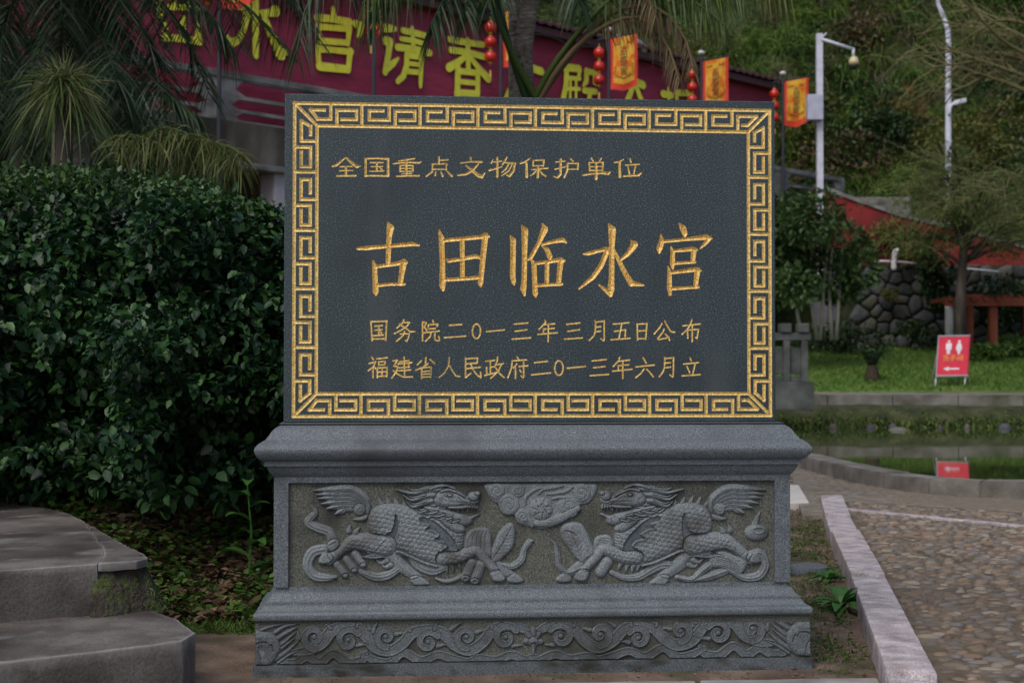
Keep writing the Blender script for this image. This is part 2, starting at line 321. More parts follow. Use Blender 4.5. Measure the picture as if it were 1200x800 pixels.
for T, s in ROW1: parse(s, T, g, wmul=1.05); g += 1
for T, s in ROW3+ROW4: parse(s, T, g, 19); g += 1
NCH = g
# fret border
GF = g; LW = .0062
X0, X1, Y0, Y1 = -.9+.0355, .9-.020, ZC+.024, ZT-.0345
BW = .0805
def fl(a, b): SEG.append((*a, LW, *b, LW, GF))
for i in (0, BW):
    c = [(X0+i, Y0+i), (X1-i, Y0+i), (X1-i, Y1-i), (X0+i, Y1-i)]
    for k in range(4): fl(c[k], c[(k+1) % 4])
for (cx, cy, sx, sy) in ((X0, Y0, 1, 1), (X1, Y0, -1, 1), (X1, Y1, -1, -1), (X0, Y1, 1, -1)): fl((cx, cy), (cx+sx*BW, cy+sy*BW))
SA = [(.47, 0), (.47, .70), (.13, .70), (.13, .29), (.36, .29)]; SBp = [(.575, 1), (.575, .29), (.91, .29), (.91, .70), (.66, .70)]
def side(length, n, mp, flip):
    U = .2105; c0 = (length-n*U)/2
    for k in range(n+1): fl(mp(c0+k*U, 0), mp(c0+k*U, BW))
    for k in range(-1, n+1):
        for S in (SA, SBp):
            pts = []
            for u, v in S:
                if flip: v = 1-v
                uu = c0+(k+u)*U; vv = v*BW
                lim = vv+.016 if vv > .001 else .03
                uu = max(uu, lim+(.010 if k < 0 else 0)) if k < 0 else uu
                uu = min(uu, length-lim-.010) if k >= n else uu
                pts.append((uu, vv))
            for a, b in zip(pts, pts[1:]):
                if abs(a[0]-b[0])+abs(a[1]-b[1]) > .004: fl(mp(*a), mp(*b))
side(X1-X0, 6, lambda u, v: (X0+u, Y1-v), False); side(X1-X0, 6, lambda u, v: (X0+u, Y0+v), False)
side(Y1-Y0, 3, lambda u, v: (X0+v, Y1-u), True); side(Y1-Y0, 3, lambda u, v: (X1-v, Y1-u), True)

def capsule(ax, ay, ra, bx, by, rb, n=4):
    d = math.atan2(by-ay, bx-ax); o = []
    for k in range(n+1): a = d-math.pi/2+math.pi*k/n; o.append((bx+rb*math.cos(a), by+rb*math.sin(a)))
    for k in range(n+1): a = d+math.pi/2+math.pi*k/n; o.append((ax+ra*math.cos(a), ay+ra*math.sin(a)))
    return o
def cdt(segs, outer):
    V = [Vector(p) for p in outer]; Fc = [list(range(len(outer)))]; Ed = []; gid = [0]; J = random.Random(3)
    for (ax, ay, ra, bx, by, rb, gr) in segs:
        if gr == GF and abs(ra-LW) < 1e-9:
            d = Vector((bx-ax, by-ay)).normalized(); nn = Vector((-d.y, d.x))*ra; a = Vector((ax, ay))-d*ra; b = Vector((bx, by))+d*ra
            o = [a-nn, b-nn, b+nn, a+nn]
        else: o = [Vector(q) for q in capsule(ax, ay, ra, bx, by, rb)]
        o = [q+Vector((J.uniform(-1, 1), J.uniform(-1, 1)))*8e-5 for q in o]
        n = len(V); V += o; Fc.append(list(range(n, n+len(o)))); gid.append(gr)
        n = len(V); V += [Vector((ax, ay)), Vector((bx, by))]; Ed.append((n, n+1))
    r = delaunay_2d_cdt(V, Ed, Fc, 0, 1e-5, True)
    fg = [max([gid[i] for i in f] or [0]) for f in r[5]]
    return np.array([tuple(v) for v in r[0]]), r[2], fg
ins = .004
outer = [(-.9+ins, ZC+ins), (.9-ins, ZC+ins), (.9-ins, ZT-ins), (-.9+ins, ZT-ins)]
V2, F2, FG = cdt(SEG, outer)
dep = np.zeros(len(V2)); sa = np.array([s[:6] for s in SEG]); sg = np.array([s[6] for s in SEG])
for s, gr in zip(sa, sg):
    a = s[:2]; b = s[3:5]; m = (V2[:, 0] > min(a[0], b[0])-.03) & (V2[:, 0] < max(a[0], b[0])+.03) & (V2[:, 1] > min(a[1], b[1])-.03) & (V2[:, 1] < max(a[1], b[1])+.03)
    ii = np.nonzero(m)[0]; ab = b-a; L2 = max((ab**2).sum(), 1e-12); t = np.clip(((V2[ii]-a)@ab)/L2, 0, 1); d = np.linalg.norm(V2[ii]-(a+t[:, None]*ab), axis=1); r_ = s[2]*(1-t)+s[5]*t
    dmax = np.minimum(r_*(.42 if gr == GF else .62), .0065); dep[ii] = np.maximum(dep[ii], dmax*np.clip(1-d/r_, 0, 1))
W3 = np.stack([V2[:, 0], dep, V2[:, 1]], 1)
FG = np.array(FG); byg = {}
for f, gr in zip(F2, FG): byg.setdefault(int(gr), []).append(f)
def sub(faces):
    used = {}; V = []; F = []
    for f in faces:
        q = []
        for i in f:
            if i not in used: used[i] = len(V); V.append(W3[i])
            q.append(used[i])
        F.append(tuple(q))
    return V, F
# tablet body: front face (with the carved strokes left open) + chamfer + sides
Vt, Ft = sub(byg[0]); n = len(Vt); TH = .16
rr = lambda i, y: [(-.9+i, y, ZC+i), (.9-i, y, ZC+i), (.9-i, y, ZT-i), (-.9+i, y, ZT-i)]
Vt = list(Vt)+rr(ins, 0)+rr(0, ins)+rr(0, TH)
for k in range(4):
    j = (k+1) % 4; Ft.append((n+k, n+4+k, n+4+j, n+j)); Ft.append((n+4+k, n+8+k, n+8+j, n+4+j))
Ft.append((n+8, n+11, n+10, n+9))
tab = mk('tablet', Vt, Ft, SLAB, mon)
for gr in range(1, GF+1):
    if gr not in byg: continue
    V, F = sub(byg[gr]); o = mk('carved_character' if gr < GF else 'fret_border', V, F, GOLD2 if gr <= 5 else GOLD, tab)
# moulded pedestal courses: a profile carried round a rectangle
YB = .33                                # back of the body at the widest
def course(name, prof, m, closed_top=True, smooth=True):
    V = []; F = []; k = len(prof)
    for o, z in prof:                   # o = inward offset from the widest outline
        x = WC-o; V += [(-x, -P2+o, z), (x, -P2+o, z), (x, YB-o, z), (-x, YB-o, z)]
    for i in range(k-1):
        for c in range(4): d = (c+1) % 4; F.append((i*4+c, i*4+d, i*4+4+d, i*4+4+c))
    F.append((3, 2, 1, 0)); F.append(tuple(range((k-1)*4, k*4)))
    me = bpy.data.meshes.new(name); me.from_pydata(V, [], F); me.update()
    bm = bmesh.new(); bm.from_mesh(me)
    es = [e for e in bm.edges if abs(e.verts[0].co.z-e.verts[1].co.z) > 1e-4]
    bmesh.ops.bevel(bm, geom=es, offset=.004, segments=2, affect='EDGES'); bmesh.ops.recalc_face_normals(bm, faces=bm.faces)
    bm.to_mesh(me); bm.free(); o = link(name, me, m, mon, False)
    for p in me.polygons: p.use_smooth = True
    me.set_sharp_from_angle(angle=R(28)); return o
def dense(pr, n=5):
    out = []
    a = spline(pr, (len(pr)-1)*n+1); return [tuple(q) for q in a]
q = .00303
capz = lambda y: ZC-(y-118)/6.667*q
pr = [(.078, ZC-.004)]+[(.098-(285-x)*.000451+.0, capz(y)) for x, y in ((262, 124), (232, 140), (200, 165), (172, 205), (150, 233))]
b_ = [(x_, z_) for x_, z_ in ((.037, capz(236)), (.015, capz(265)), (.002, capz(300)), (.0, capz(325)), (.005, capz(355)), (.016, capz(385)), (.031, capz(403)))]
prof = [(.078, ZC)]+dense(pr[1:])[:]+dense(b_)+[(.031, capz(440)), (.041, capz(444)), (.044, capz(470)), (.052, capz(500)), (.061, capz(522)), (.064, capz(530)), (.064, ZB0)]
course('moulded_cap', list(reversed(prof)), GRAN)
bz = lambda y: ZB1-(y-108)*.000424
prof = [(.072, ZB1), (.072, ZB1-.013)]+dense([(.066, ZB1-.015), (.060, ZB1-.019), (.055, ZB1-.028), (.047, ZB1-.040), (.038, ZB1-.046)])+[(.034, ZB1-.047), (.034, ZB1-.056)]+dense([(.031, ZB1-.058), (.028, ZB1-.064), (.020, ZB1-.073), (.008, ZB1-.078)])+dense([(.003, ZB1-.081), (0, ZB1-.087), (0, ZB1-.098), (.003, ZS+.002)])+[(.006, ZS)]
course('moulded_base', list(reversed(prof)), GRAN)
course('plinth', [(0.0, -.05), (0.0, ZF)], mat('damp_plinth_stone', [(.36, (.045, .054, .062)), (.5, (.085, .10, .112)), (.64, (.15, .17, .185))], scale=260, detail=3, rough=.7, bump=.3, bscale=200, bdist=.002, stain=[((.022, .024, .017), 7, .50, .66, (1, 1, 2.2))]))
# body: pilaster frame round a recessed panel, plain back
def bodybox(x0, x1, y0, y1, z0, z1, name, m, bev=.002): return MB().cbox(x0, x1, y0, y1, z0, z1).build(name, m, mon, bev=bev)
lx = PYn(np.array(338.), np.array(620.), -P1)[0]; rx_ = PYn(np.array(908.), np.array(620.), -P1)[0]
bodybox(-WB, float(lx), -P1, YB-.064, ZB1, ZB0, 'pilaster', GRAN); bodybox(float(rx_), WB, -P1, YB-.064, ZB1, ZB0, 'pilaster', GRAN)
YP = -P1+.016
bodybox(float(lx), float(rx_), YP, YB-.07, ZB1, ZB0, 'back_panel', PANEL, 0)
YFZ = -P2+.020
fz = bodybox(-WC+.006, WC-.006, YFZ, YB-.01, ZF, ZS, 'frieze_panel', PANEL, 0)

class HF:
    def __init__(s, x0, y0, x1, y1, st):
        s.x = np.arange(x0, x1, st); s.y = np.arange(y0, y1, st); s.X, s.Y = np.meshgrid(s.x, s.y); s.H = np.full(s.X.shape, -1.0); s.st = st; s.T = lambda x, y: (x, y); s.k = 1; s.lab = np.zeros(s.X.shape, int); s.g = 1
    def tp(s, pts): return [(*s.T(p[0], p[1]), *p[2:]) for p in pts]
    def win(s, pts, pad):
        xs = [p[0] for p in pts]; ys = [p[1] for p in pts]
        a = max(0, int((min(xs)-pad-s.x[0])/s.st)); b = min(len(s.x), int((max(xs)+pad-s.x[0])/s.st)+2); c = max(0, int((min(ys)-pad-s.y[0])/s.st)); d = min(len(s.y), int((max(ys)+pad-s.y[0])/s.st)+2)
        return (slice(c, max(c, d)), slice(a, max(a, b)))
    def put(s, w_, m, val, over):
        H = s.H[w_]; mm = m if over else (m & (val > H)); H[mm] = val[mm]; s.lab[w_][mm] = s.g
    def poly(s, pts, h, r, base=0.0, over=True, sm=4, raw=False):
        pts = s.tp(pts); n = len(pts)
        if sm > 1:
            c = [np.array(p) for p in pts]; out = []
            for i in range(n):
                a, b, cc, d = c[i-1], c[i], c[(i+1) % n], c[(i+2) % n]
                for k in range(sm): t = k/sm; out.append(.5*((2*b)+(cc-a)*t+(2*a-5*b+4*cc-d)*t*t+(3*b-a-3*cc+d)*t**3))
            pts = out
        w_ = s.win(pts, 1); X, Y = s.X[w_], s.Y[w_]
        if X.size == 0: return None
        ins_ = np.zeros(X.shape, bool); D = np.full(X.shape, 1e9); n = len(pts)
        for i in range(n):
            x0, y0 = pts[i][:2]; x1, y1 = pts[(i+1) % n][:2]
            cr = ((y0 > Y) != (y1 > Y)) & (X < (x1-x0)*(Y-y0)/((y1-y0) if y1 != y0 else 1e-9)+x0); ins_ ^= cr
            L2 = max((x1-x0)**2+(y1-y0)**2, 1e-9); t = np.clip(((X-x0)*(x1-x0)+(Y-y0)*(y1-y0))/L2, 0, 1); D = np.minimum(D, (X-x0-t*(x1-x0))**2+(Y-y0-t*(y1-y0))**2)
        D = np.sqrt(D); u = np.clip(D/r, 0, 1); val = base+h*np.sqrt(1-(1-u)**2)
        if not raw: s.put(w_, ins_, val, over)
        return w_, ins_, D
    def seg(s, pts, n=None):
        P_ = spline(pts, n or (len(pts)-1)*6+1) if len(pts) > 2 else np.array(pts, float); w_ = s.win(P_, max(p[2] for p in P_)+1)
        X, Y = s.X[w_], s.Y[w_]; best = np.full(X.shape, 1e9); U = np.zeros(X.shape); S = np.zeros(X.shape); Wd = np.ones(X.shape); acc = 0
        for a, b in zip(P_, P_[1:]):
            dx, dy = b[0]-a[0], b[1]-a[1]; L_ = math.hypot(dx, dy) or 1e-9; t = np.clip(((X-a[0])*dx+(Y-a[1])*dy)/L_**2, 0, 1); ox = X-a[0]-t*dx; oy = Y-a[1]-t*dy; d = np.hypot(ox, oy); m = d < best
            best[m] = d[m]; sg_ = np.sign(dx*oy-dy*ox); U[m] = (sg_*d)[m]; S[m] = (acc+t*L_)[m]; Wd[m] = (a[2]*(1-t)+b[2]*t)[m]; acc += L_
        return w_, best, U, S, np.maximum(Wd*.5, .2)
    def rib(s, pts, h, base=0.0, lines=0, amp=.0015, over=True, flat_=0.0, edge=0.0):
        pts = [(*q_[:2], q_[2]/s.k) for q_ in s.tp(pts)]
        w_, d, U, S, Wd = s.seg(pts); 
        if d.size == 0: return
        t = np.clip(d/Wd, 0, 1); val = base+h*np.sqrt(np.maximum(0, 1-np.clip((t-flat_)/(1-flat_), 0, 1)**2))
        if lines: val = val+amp*(np.cos(U/Wd*lines*math.pi))*(t < .95)
        if edge: val = val+edge*np.exp(-((t-.80)/.10)**2)
        s.put(w_, d < Wd, val, over)
    def groove(s, pts, w, depth):
        pts = [(*q_[:2], w) for q_ in s.tp([p[:2] for p in pts])]; w_, d, U, S, Wd = s.seg(pts)
        H = s.H[w_]; m = (d < Wd) & (H > 0); H[m] -= (depth*(1-(d/Wd)**2))[m]; H[m] = np.maximum(H[m], .0008)
    def dome(s, x, y, rx, ry, h, base=0, over=True, spiral=0, w=1.6):
        x, y = s.T(x, y); rx /= s.k; ry /= s.k; w_ = s.win([(x, y)], max(rx, ry)+1); X, Y = s.X[w_], s.Y[w_]
        t = np.hypot((X-x)/rx, (Y-y)/ry); val = base+h*np.sqrt(np.clip(1-t**3, 0, 1)); s.put(w_, t < 1, val, over)
        if spiral:
            a0 = random.uniform(0, 6); pts = [(x+rx*.86*(1-k/26)*math.cos(a0+spiral*k*.42), y+ry*.86*(1-k/26)*math.sin(a0+spiral*k*.42), w) for k in range(24)]
            w2, d, U, S, Wd = s.seg(pts, 70); H = s.H[w2]; m = (d < Wd) & (H > 0); H[m] -= (.0035*(1-(d/Wd)**2))[m]
    def scales(s, m_, w_, size, amp):
        X, Y = s.X[w_], s.Y[w_]; X, Y = (X+3*fbm(X*.12, Y*.12, 5)+.22*Y)/size, (Y+3*fbm(X*.12+9, Y*.12, 6)-.18*X)/(size*.86); r1 = np.hypot(X-np.round(X), Y-2*np.round(Y/2)); r2 = np.hypot(X-.5-np.round(X-.5), Y-1-2*np.round((Y-1)/2)); r_ = np.minimum(r1, r2)
        H = s.H[w_]; H[m_] += (amp*(.8-np.clip(r_/.62, 0, 1)**3))[m_]
    def mesh(s, name, m, yplane, parent, labels):
        for g_ in labels:
            mk_ = (s.lab == g_) & (s.H > 0); 
            if not mk_.any(): continue
            use = np.zeros(mk_.shape, bool); cell = (mk_[:-1, :-1] | mk_[1:, :-1] | mk_[:-1, 1:] | mk_[1:, 1:]) if g_ < 10 else (mk_[:-1, :-1] & mk_[1:, :-1] & mk_[:-1, 1:] & mk_[1:, 1:])
            oth = (s.lab != g_) & (s.lab != 0) & (s.H > 0)
            jj, ii = np.nonzero(cell); nx = len(s.x); idx = np.stack([jj*nx+ii, (jj+1)*nx+ii, (jj+1)*nx+ii+1, jj*nx+ii+1], 1)
            u_, inv = np.unique(idx, return_inverse=True); X = s.X.ravel()[u_]; Y = s.Y.ravel()[u_]; H = s.H.ravel()[u_].copy(); H[H <= 0] = -.003
            wx, wz = PYn(X, Y, yplane); mknp(name, np.stack([wx, yplane-H, wz], 1), inv.reshape(-1, 4), m, parent, True)

# ------------------------------------------------------------------ relief panel
hf = HF(338, 562, 909, 688, .5)
def SK(T, k): hf.T = T; hf.k = k
SL = 3.529
TL_ = lambda x, y: (280+x/SL, 480+y/SL)
TM_ = lambda x, y: (2*632.3-(280+x/SL)+.0, 480+y/SL-.8)          # mirrored beast
TR_ = lambda x, y: (620+x/SL, 480+y/SL)
def beast(mirror):
    SK(TM_ if mirror else TL_, SL); G, Rb, Pl = hf.groove, hf.rib, hf.poly
    hf.g = 2 if mirror else 1
    # back crest
    for i, (x, y) in enumerate([(560, 392), (590, 378), (622, 376), (655, 378), (690, 388), (722, 402)]):
        Rb([(x, y+14, 20), (x-8, y-4, 13), (x-16+i*2, y-16, 3)], .007)
    # tail
    for k, tip in enumerate([(398, 430), (362, 408), (340, 388), (326, 366), (318, 350), (308, 332)]):
        q_ = 5-k; Rb([(535-q_*2, 432, 18), (531-q_*7, 372+q_*7, 30), (470-q_*6, 328+q_*15, 36), ((tip[0]+470-q_*6)/2+6, (tip[1]+328+q_*15)/2-2, 32), (*tip, 4)], .015, lines=2, amp=.0013)
    Pl([(500, 440), (540, 425), (562, 404), (582, 420), (548, 448), (505, 462), (470, 452)], .017, 4)
    hf.dome(500, 412, 27, 27, .019, 0, spiral=-1 if mirror else 1)
    # far hind leg
    Rb([(620, 590, 62), (655, 630, 60), (705, 670, 46), (742, 694, 36)], .013, lines=2, amp=.0007)
    Pl([(706, 690), (740, 680), (790, 716), (775, 724), (722, 724)], .015, 3, sm=2); G([(712, 702), (744, 690)], 1.4, .006)
    for x, y in ((590, 640), (572, 622)): Rb([(x+40, y, 26), (x+15, y+10, 16), (x-6, y-6, 3)], .010)
    # far front leg
    Rb([(1050, 620, 30), (1085, 650, 38), (1125, 684, 36)], .010); Pl([(1112, 690), (1140, 672), (1178, 702), (1158, 716), (1112, 712)], .013, 3, sm=2)
    # body
    r_ = Pl([(530, 445), (547, 412), (582, 392), (640, 386), (700, 398), (760, 424), (830, 452), (870, 452), (915, 478), (934, 520), (930, 566), (900, 600), (860, 640), (815, 640), (760, 622), (700, 596), (648, 576), (606, 604), (548, 604), (538, 560), (545, 525), (530, 490)], .022, 13)
    hf.scales(r_[1] & (r_[2] > 2.0), r_[0], 6.3, .0044)
    # chest plates
    for k in range(9): G([(905+math.sin(k*.5)*8-4, 475+k*12), (935, 470+k*12)], 1.2, .004)
    # smooth flame shaped bands
    for pts in ([(752, 440), (800, 452), (850, 492), (885, 530), (903, 570), (893, 592), (862, 594), (838, 578), (862, 562), (848, 545), (806, 532), (828, 516), (800, 498), (770, 490), (786, 474), (750, 462)],
                [(646, 425), (660, 460), (655, 520), (638, 570), (600, 606), (552, 612), (486, 600), (520, 590), (566, 586), (596, 566), (600, 530), (612, 505), (628, 500), (640, 470)]):
        q_ = Pl(pts, 0, 1, raw=True)
        if q_: hf.H[q_[0]][q_[1]] = .0135+.002*np.clip(q_[2][q_[1]]/6, 0, 1); hf.lab[q_[0]][q_[1]] = 10
        Pl2 = hf.tp(pts); c = pts+[pts[0]]
        hf.T, sv = (lambda x, y: (x, y)), hf.T
        for a, b in zip(Pl2, Pl2[1:]+Pl2[:1]):
            w2, d, U, S, Wd = hf.seg([(*a, 1.9), (*b, 1.9)]); H = hf.H[w2]; mm = (d < Wd) & (H > .0); H[mm] += (.005*(1-(d/Wd)**2))[mm]
        hf.T = sv
    # belly rim and fringe
    Rb([(606, 590, 10), (660, 585, 12), (710, 606, 13), (770, 632, 13), (820, 645, 10)], .022)
    for k in range(9): G([(640+k*22, 577+k*7.5), (636+k*22, 590+k*7.5)], 1.0, .004)
    for x, y, dx in ((835, 645, 6), (860, 652, 2), (885, 650, 0), (912, 640, 6), (850, 636, 10)): Rb([(x-10, y-14, 24), (x, y+4, 16), (x+dx, y+22, 3)], .012)
    # near hind leg
    r_ = hf.rib([(610, 560, 92), (545, 548, 84), (480, 545, 66), (440, 565, 50), (400, 598, 44), (372, 622, 40)], .023, lines=0)
    pts = [(*q_[:2], q_[2]/hf.k) for q_ in hf.tp([(600, 560, 80), (545, 552, 70), (480, 550, 50), (450, 570, 30)])]; w2, d, U, S, Wd = hf.seg(pts); hf.scales((d < Wd*.85) & (hf.H[w2] > 0), w2, 6.0, .0042)
    G([(470, 598), (520, 600), (560, 586), (602, 540)], 1.6, .005); G([(395, 585), (415, 606)], 1.2, .004)
    Pl([(328, 632), (344, 592), (376, 590), (396, 612), (372, 636)], .022, 3, sm=2); G([(366, 596), (384, 630)], 1.8, .007)
    Rb([(455, 500, 26), (458, 486, 14), (462, 476, 3)], .010); Rb([(485, 505, 26), (492, 494, 16), (500, 486, 4)], .009)
    # near front leg
    Rb([(842, 612, 62), (900, 610, 58), (950, 588, 52), (985, 582, 48), (1015, 615, 42), (1048, 650, 38), (1066, 668, 34)], .022)
    pts = [(*q_[:2], q_[2]/hf.k) for q_ in hf.tp([(850, 610, 50), (900, 608, 46), (950, 590, 38)])]; w2, d, U, S, Wd = hf.seg(pts); hf.scales((d < Wd*.9) & (hf.H[w2] > 0), w2, 5.6, .0038)
    Pl([(1038, 668), (1072, 656), (1104, 694), (1086, 710), (1050, 706)], .021, 3, sm=2); G([(1040, 672), (1076, 662)], 1.6, .006)
    # neck and head
    Pl([(830, 450), (850, 420), (900, 440), (925, 470), (936, 500), (900, 510), (850, 480)], .020, 6)
    for st_ in ([(850, 408, 18), (805, 428, 20), (780, 444, 12), (752, 430, 3)], [(835, 392, 22), (790, 404, 24), (752, 424, 14), (722, 402, 3)], [(832, 374, 24), (772, 380, 26), (722, 400, 16), (694, 380, 3)], [(842, 354, 24), (772, 354, 28), (716, 372, 16), (676, 350, 3)], [(858, 334, 24), (785, 328, 28), (720, 344, 18), (648, 328, 3)]):
        Rb(st_, .021, lines=2, amp=.0016); Rb([(st_[1][0], st_[1][1]-4, 10), (st_[2][0]+6, st_[2][1]-12, 7), (st_[2][0]-20, st_[2][1]-20, 2)], .020)
    for st_ in ([(790, 326, 14), (830, 314, 16), (870, 312, 6)], [(905, 345, 10), (885, 322, 12), (850, 312, 3)]): Rb(st_, .024)
    Pl([(812, 350), (834, 328), (872, 322), (912, 336), (940, 356), (956, 350), (978, 350), (994, 366), (988, 390), (966, 400), (936, 396), (900, 404), (858, 404), (820, 398), (802, 374)], .025, 7)
    Pl([(760, 400), (830, 398), (880, 416), (930, 430), (954, 438), (990, 428), (994, 436), (970, 450), (966, 468), (940, 480), (905, 470), (870, 450), (815, 434)], .018, 6)   # jaw
    Rb([(870, 402, 14), (920, 402, 18), (955, 398, 14), (985, 404, 8)], .024); hf.dome(970, 358, 24, 21, .027); hf.dome(986, 346, 12, 10, .029); G([(952, 378), (964, 388), (984, 386)], 1.3, .006)
    for x in (950, 962, 974, 984): Rb([(x, 396, 8), (x+2, 408, 6), (x, 414, 2)], .022)
    for x in (905, 925, 945): Rb([(x, 418, 7), (x, 410, 4), (x, 406, 2)], .02)
    G([(830, 408), (880, 414), (940, 418)], 1.8, .010)
    hf.dome(872, 352, 13, 8, .028); G([(850, 352), (866, 340), (892, 346)], 1.1, .005); G([(852, 356), (872, 364), (896, 358)], 1.1, .005)
    Rb([(835, 336, 14), (872, 330, 14), (910, 344, 12), (935, 358, 6)], .028)
    for a in ([(915, 350), (935, 366), (955, 368)], [(905, 360), (925, 376), (946, 380)], [(818, 360), (838, 376), (830, 394)], [(870, 378), (915, 380), (945, 386)], [(790, 410), (840, 424), (890, 436)], [(930, 440), (948, 452), (944, 466)]): G(a, 1.3, .005)
    for k, (x, y) in enumerate([(790, 420), (820, 432), (850, 446), (880, 456)]): Rb([(x+30, y, 14), (x, y+8, 11), (x-38, y+2, 3)], .017, lines=1, amp=.001)
beast(False); beast(True)
def vein(a, b, n, wd, bend=.35, d=.0035):
    a = np.array(a, float); b = np.array(b, float); ax = b-a; nn = np.array([-ax[1], ax[0]])/np.linalg.norm(ax)
    hf.groove([tuple(a), tuple((a+b)/2+nn*4), tuple(b)], 1.4, d*1.4)
    for k in range(1, n):
        c = a+ax*k/n*.85
        for s_ in (-1, 1): e = c+ax*bend*.5+nn*s_*wd; hf.groove([tuple(c), tuple(e)], .9, d*.7)
# things at the feet, left group
SK(TL_, SL); hf.g = 1
hf.rib([(300, 395, 5), (316, 425, 24), (286, 462, 36), (322, 486, 40), (372, 505, 44), (392, 548, 52)], .015, lines=3, over=False)
hf.rib([(352, 575, 44), (305, 590, 48), (284, 640, 46), (310, 684, 44), (360, 694, 34), (402, 690, 14)], .014, lines=3, over=False)
hf.poly([(366, 545), (400, 528), (422, 556), (392, 585), (372, 580)], .019, 3, sm=2); hf.groove([(372, 560), (402, 545)], 1.3, .005)
hf.rib([(505, 668, 24), (560, 690, 38), (615, 684, 38), (662, 656, 30)], .012, lines=3, over=False); hf.rib([(640, 590, 16), (700, 600, 24), (740, 640, 44), (800, 664, 44), (850, 652, 30)], .010, lines=3, over=False)
for i, (x, y) in enumerate([(415, 652), (452, 630), (488, 608)]):
    hf.rib([(x-8, y-14, 34), (x+22, y+26, 34)], .018, flat_=.1); hf.dome(x+26, y+32, 14, 12, .019)
hf.poly([(930, 580), (934, 525), (960, 492), (1005, 484), (1038, 498), (1046, 560), (1044, 612), (1000, 590), (960, 570)], .015, 5, over=False)
for k in range(5): hf.groove([(945+k*18, 575), (950+k*17, 520+abs(k-2)*6), (975+k*12, 500)], 1.2, .004)
hf.poly([(1046, 625), (1046, 575), (1074, 505), (1112, 468), (1136, 472), (1143, 505), (1136, 560), (1112, 592), (1072, 628)], .016, 5, over=False); vein((1052, 610), (1125, 485), 7, 34)
hf.rib([(1085, 636, 14), (1130, 646, 28), (1168, 618, 32), (1180, 575, 24), (1202, 545, 26), (1216, 540, 8)], .013, lines=3, over=False)
for x0, y0, x1, y1 in ((962, 634, 936, 692), (1000, 640, 976, 704)): hf.rib([(x0, y0, 42), (x1, y1, 44)], .017, lines=5, amp=.0008, over=False); hf.dome(x1, y1+2, 21, 15, .0185); hf.dome(x1, y1+4, 10, 7, -.006, .018)
hf.rib([(815, 696, 10), (850, 708, 18), (890, 702, 20), (925, 684, 24)], .013, over=False)
# right group
SK(TR_, SL); hf.g = 2
hf.poly([(215, 632), (165, 578), (128, 520), (134, 480), (170, 464), (212, 468), (238, 500), (262, 556), (275, 590), (240, 615)], .016, 4, over=False); hf.groove([(150, 500), (175, 505), (190, 520)], 3, .007); vein((215, 620), (172, 500), 6, 30)
hf.rib([(88, 535, 4), (108, 560, 14), (118, 605, 22), (124, 645, 26), (160, 672, 20), (215, 650, 14)], .013, lines=2, over=False)
hf.poly([(270, 575), (272, 530), (300, 516), (335, 520), (350, 560), (330, 590)], .011, 4, over=False)
for k in range(3): hf.groove([(282+k*4, 560), (300, 530+k*9), (335-k*6, 535+k*9)], 1.1, .003)
hf.rib([(322, 628, 50), (296, 668, 50)], .018, over=False); hf.rib([(340, 670, 20), (390, 692, 26), (450, 690, 34), (500, 662, 40), (545, 640, 46), (590, 640, 30)], .011, lines=3, over=False)
hf.dome(940, 506, 50, 35, .020); hf.dome(944, 496, 30, 18, .006, .018); hf.dome(944, 496, 20, 12, -.005, .023)
hf.rib([(935, 470, 30), (945, 440, 16), (955, 420, 4)], .010, over=False)
hf.poly([(742, 612), (790, 582), (850, 600), (905, 628), (862, 690), (800, 655), (760, 650)], .016, 5, over=False)
for k in range(5): hf.groove([(765+k*6, 602+k*9), (830+k*4, 622+k*11), (868, 650+k*8)], 1.1, .004)
hf.rib([(610, 690, 20), (670, 700, 24), (710, 668, 30), (745, 640, 34)], .012, lines=2, over=False); hf.rib([(680, 704, 12), (740, 690, 30), (800, 668, 34), (830, 660, 20)], .010, lines=2, over=False)
hf.rib([(900, 596, 22), (955, 590, 34), (975, 640, 40), (950, 684, 40), (900, 694, 34), (858, 682, 20)], .014, lines=3, over=False)
# cloud and pearl
hf.g = 3; SK(TZ(560, 560, 8.571), 8.571); hf.T = lambda x, y: (560+x/8.571, 560+y/8.571)
hf.poly([(80, 58), (86, 130), (150, 235), (215, 268), (262, 322), (362, 376), (400, 455), (500, 490), (562, 482), (620, 512), (700, 504), (768, 458), (905, 395), (1000, 338), (1030, 272), (1110, 250), (1178, 165), (1196, 70), (1100, 52), (640, 48), (300, 50)], .011, 5)
for x, y, r_, sp in ((400, 125, 68, 1), (190, 128, 78, 1), (1036, 142, 92, -1), (312, 262, 104, 1), (450, 382, 76, 1), (905, 285, 112, -1)): hf.dome(x, y, r_, r_, .008, .011, spiral=sp)
hf.rib([(1000, 300, 60), (850, 385, 90), (720, 440, 95), (600, 450, 70)], .008, .011); hf.dome(680, 452, 34, 26, .006, .017, spiral=1)
hf.rib([(540, 480, 30), (520, 420, 40), (500, 380, 18)], .007, .011)
for p in ([(470, 270, 10), (480, 190, 40), (560, 120, 40), (640, 95, 10)], [(600, 160, 8), (660, 110, 40), (780, 90, 40), (860, 70, 8)], [(680, 160, 8), (780, 150, 30), (880, 130, 40), (960, 80, 8)], [(730, 210, 8), (820, 190, 40), (900, 200, 10)]): hf.rib(p, .007, .011, lines=1)
hf.dome(632, 305, 122, 118, .016, .007)
for a in range(7): hf.groove([(632+math.cos(a*.9)*30, 305+math.sin(a*.9)*30), (632+math.cos(a*.9+.5)*70, 305+math.sin(a*.9+.5)*70), (632+math.cos(a*.9+.6)*105, 305+math.sin(a*.9+.6)*105)], 1.5, .006)
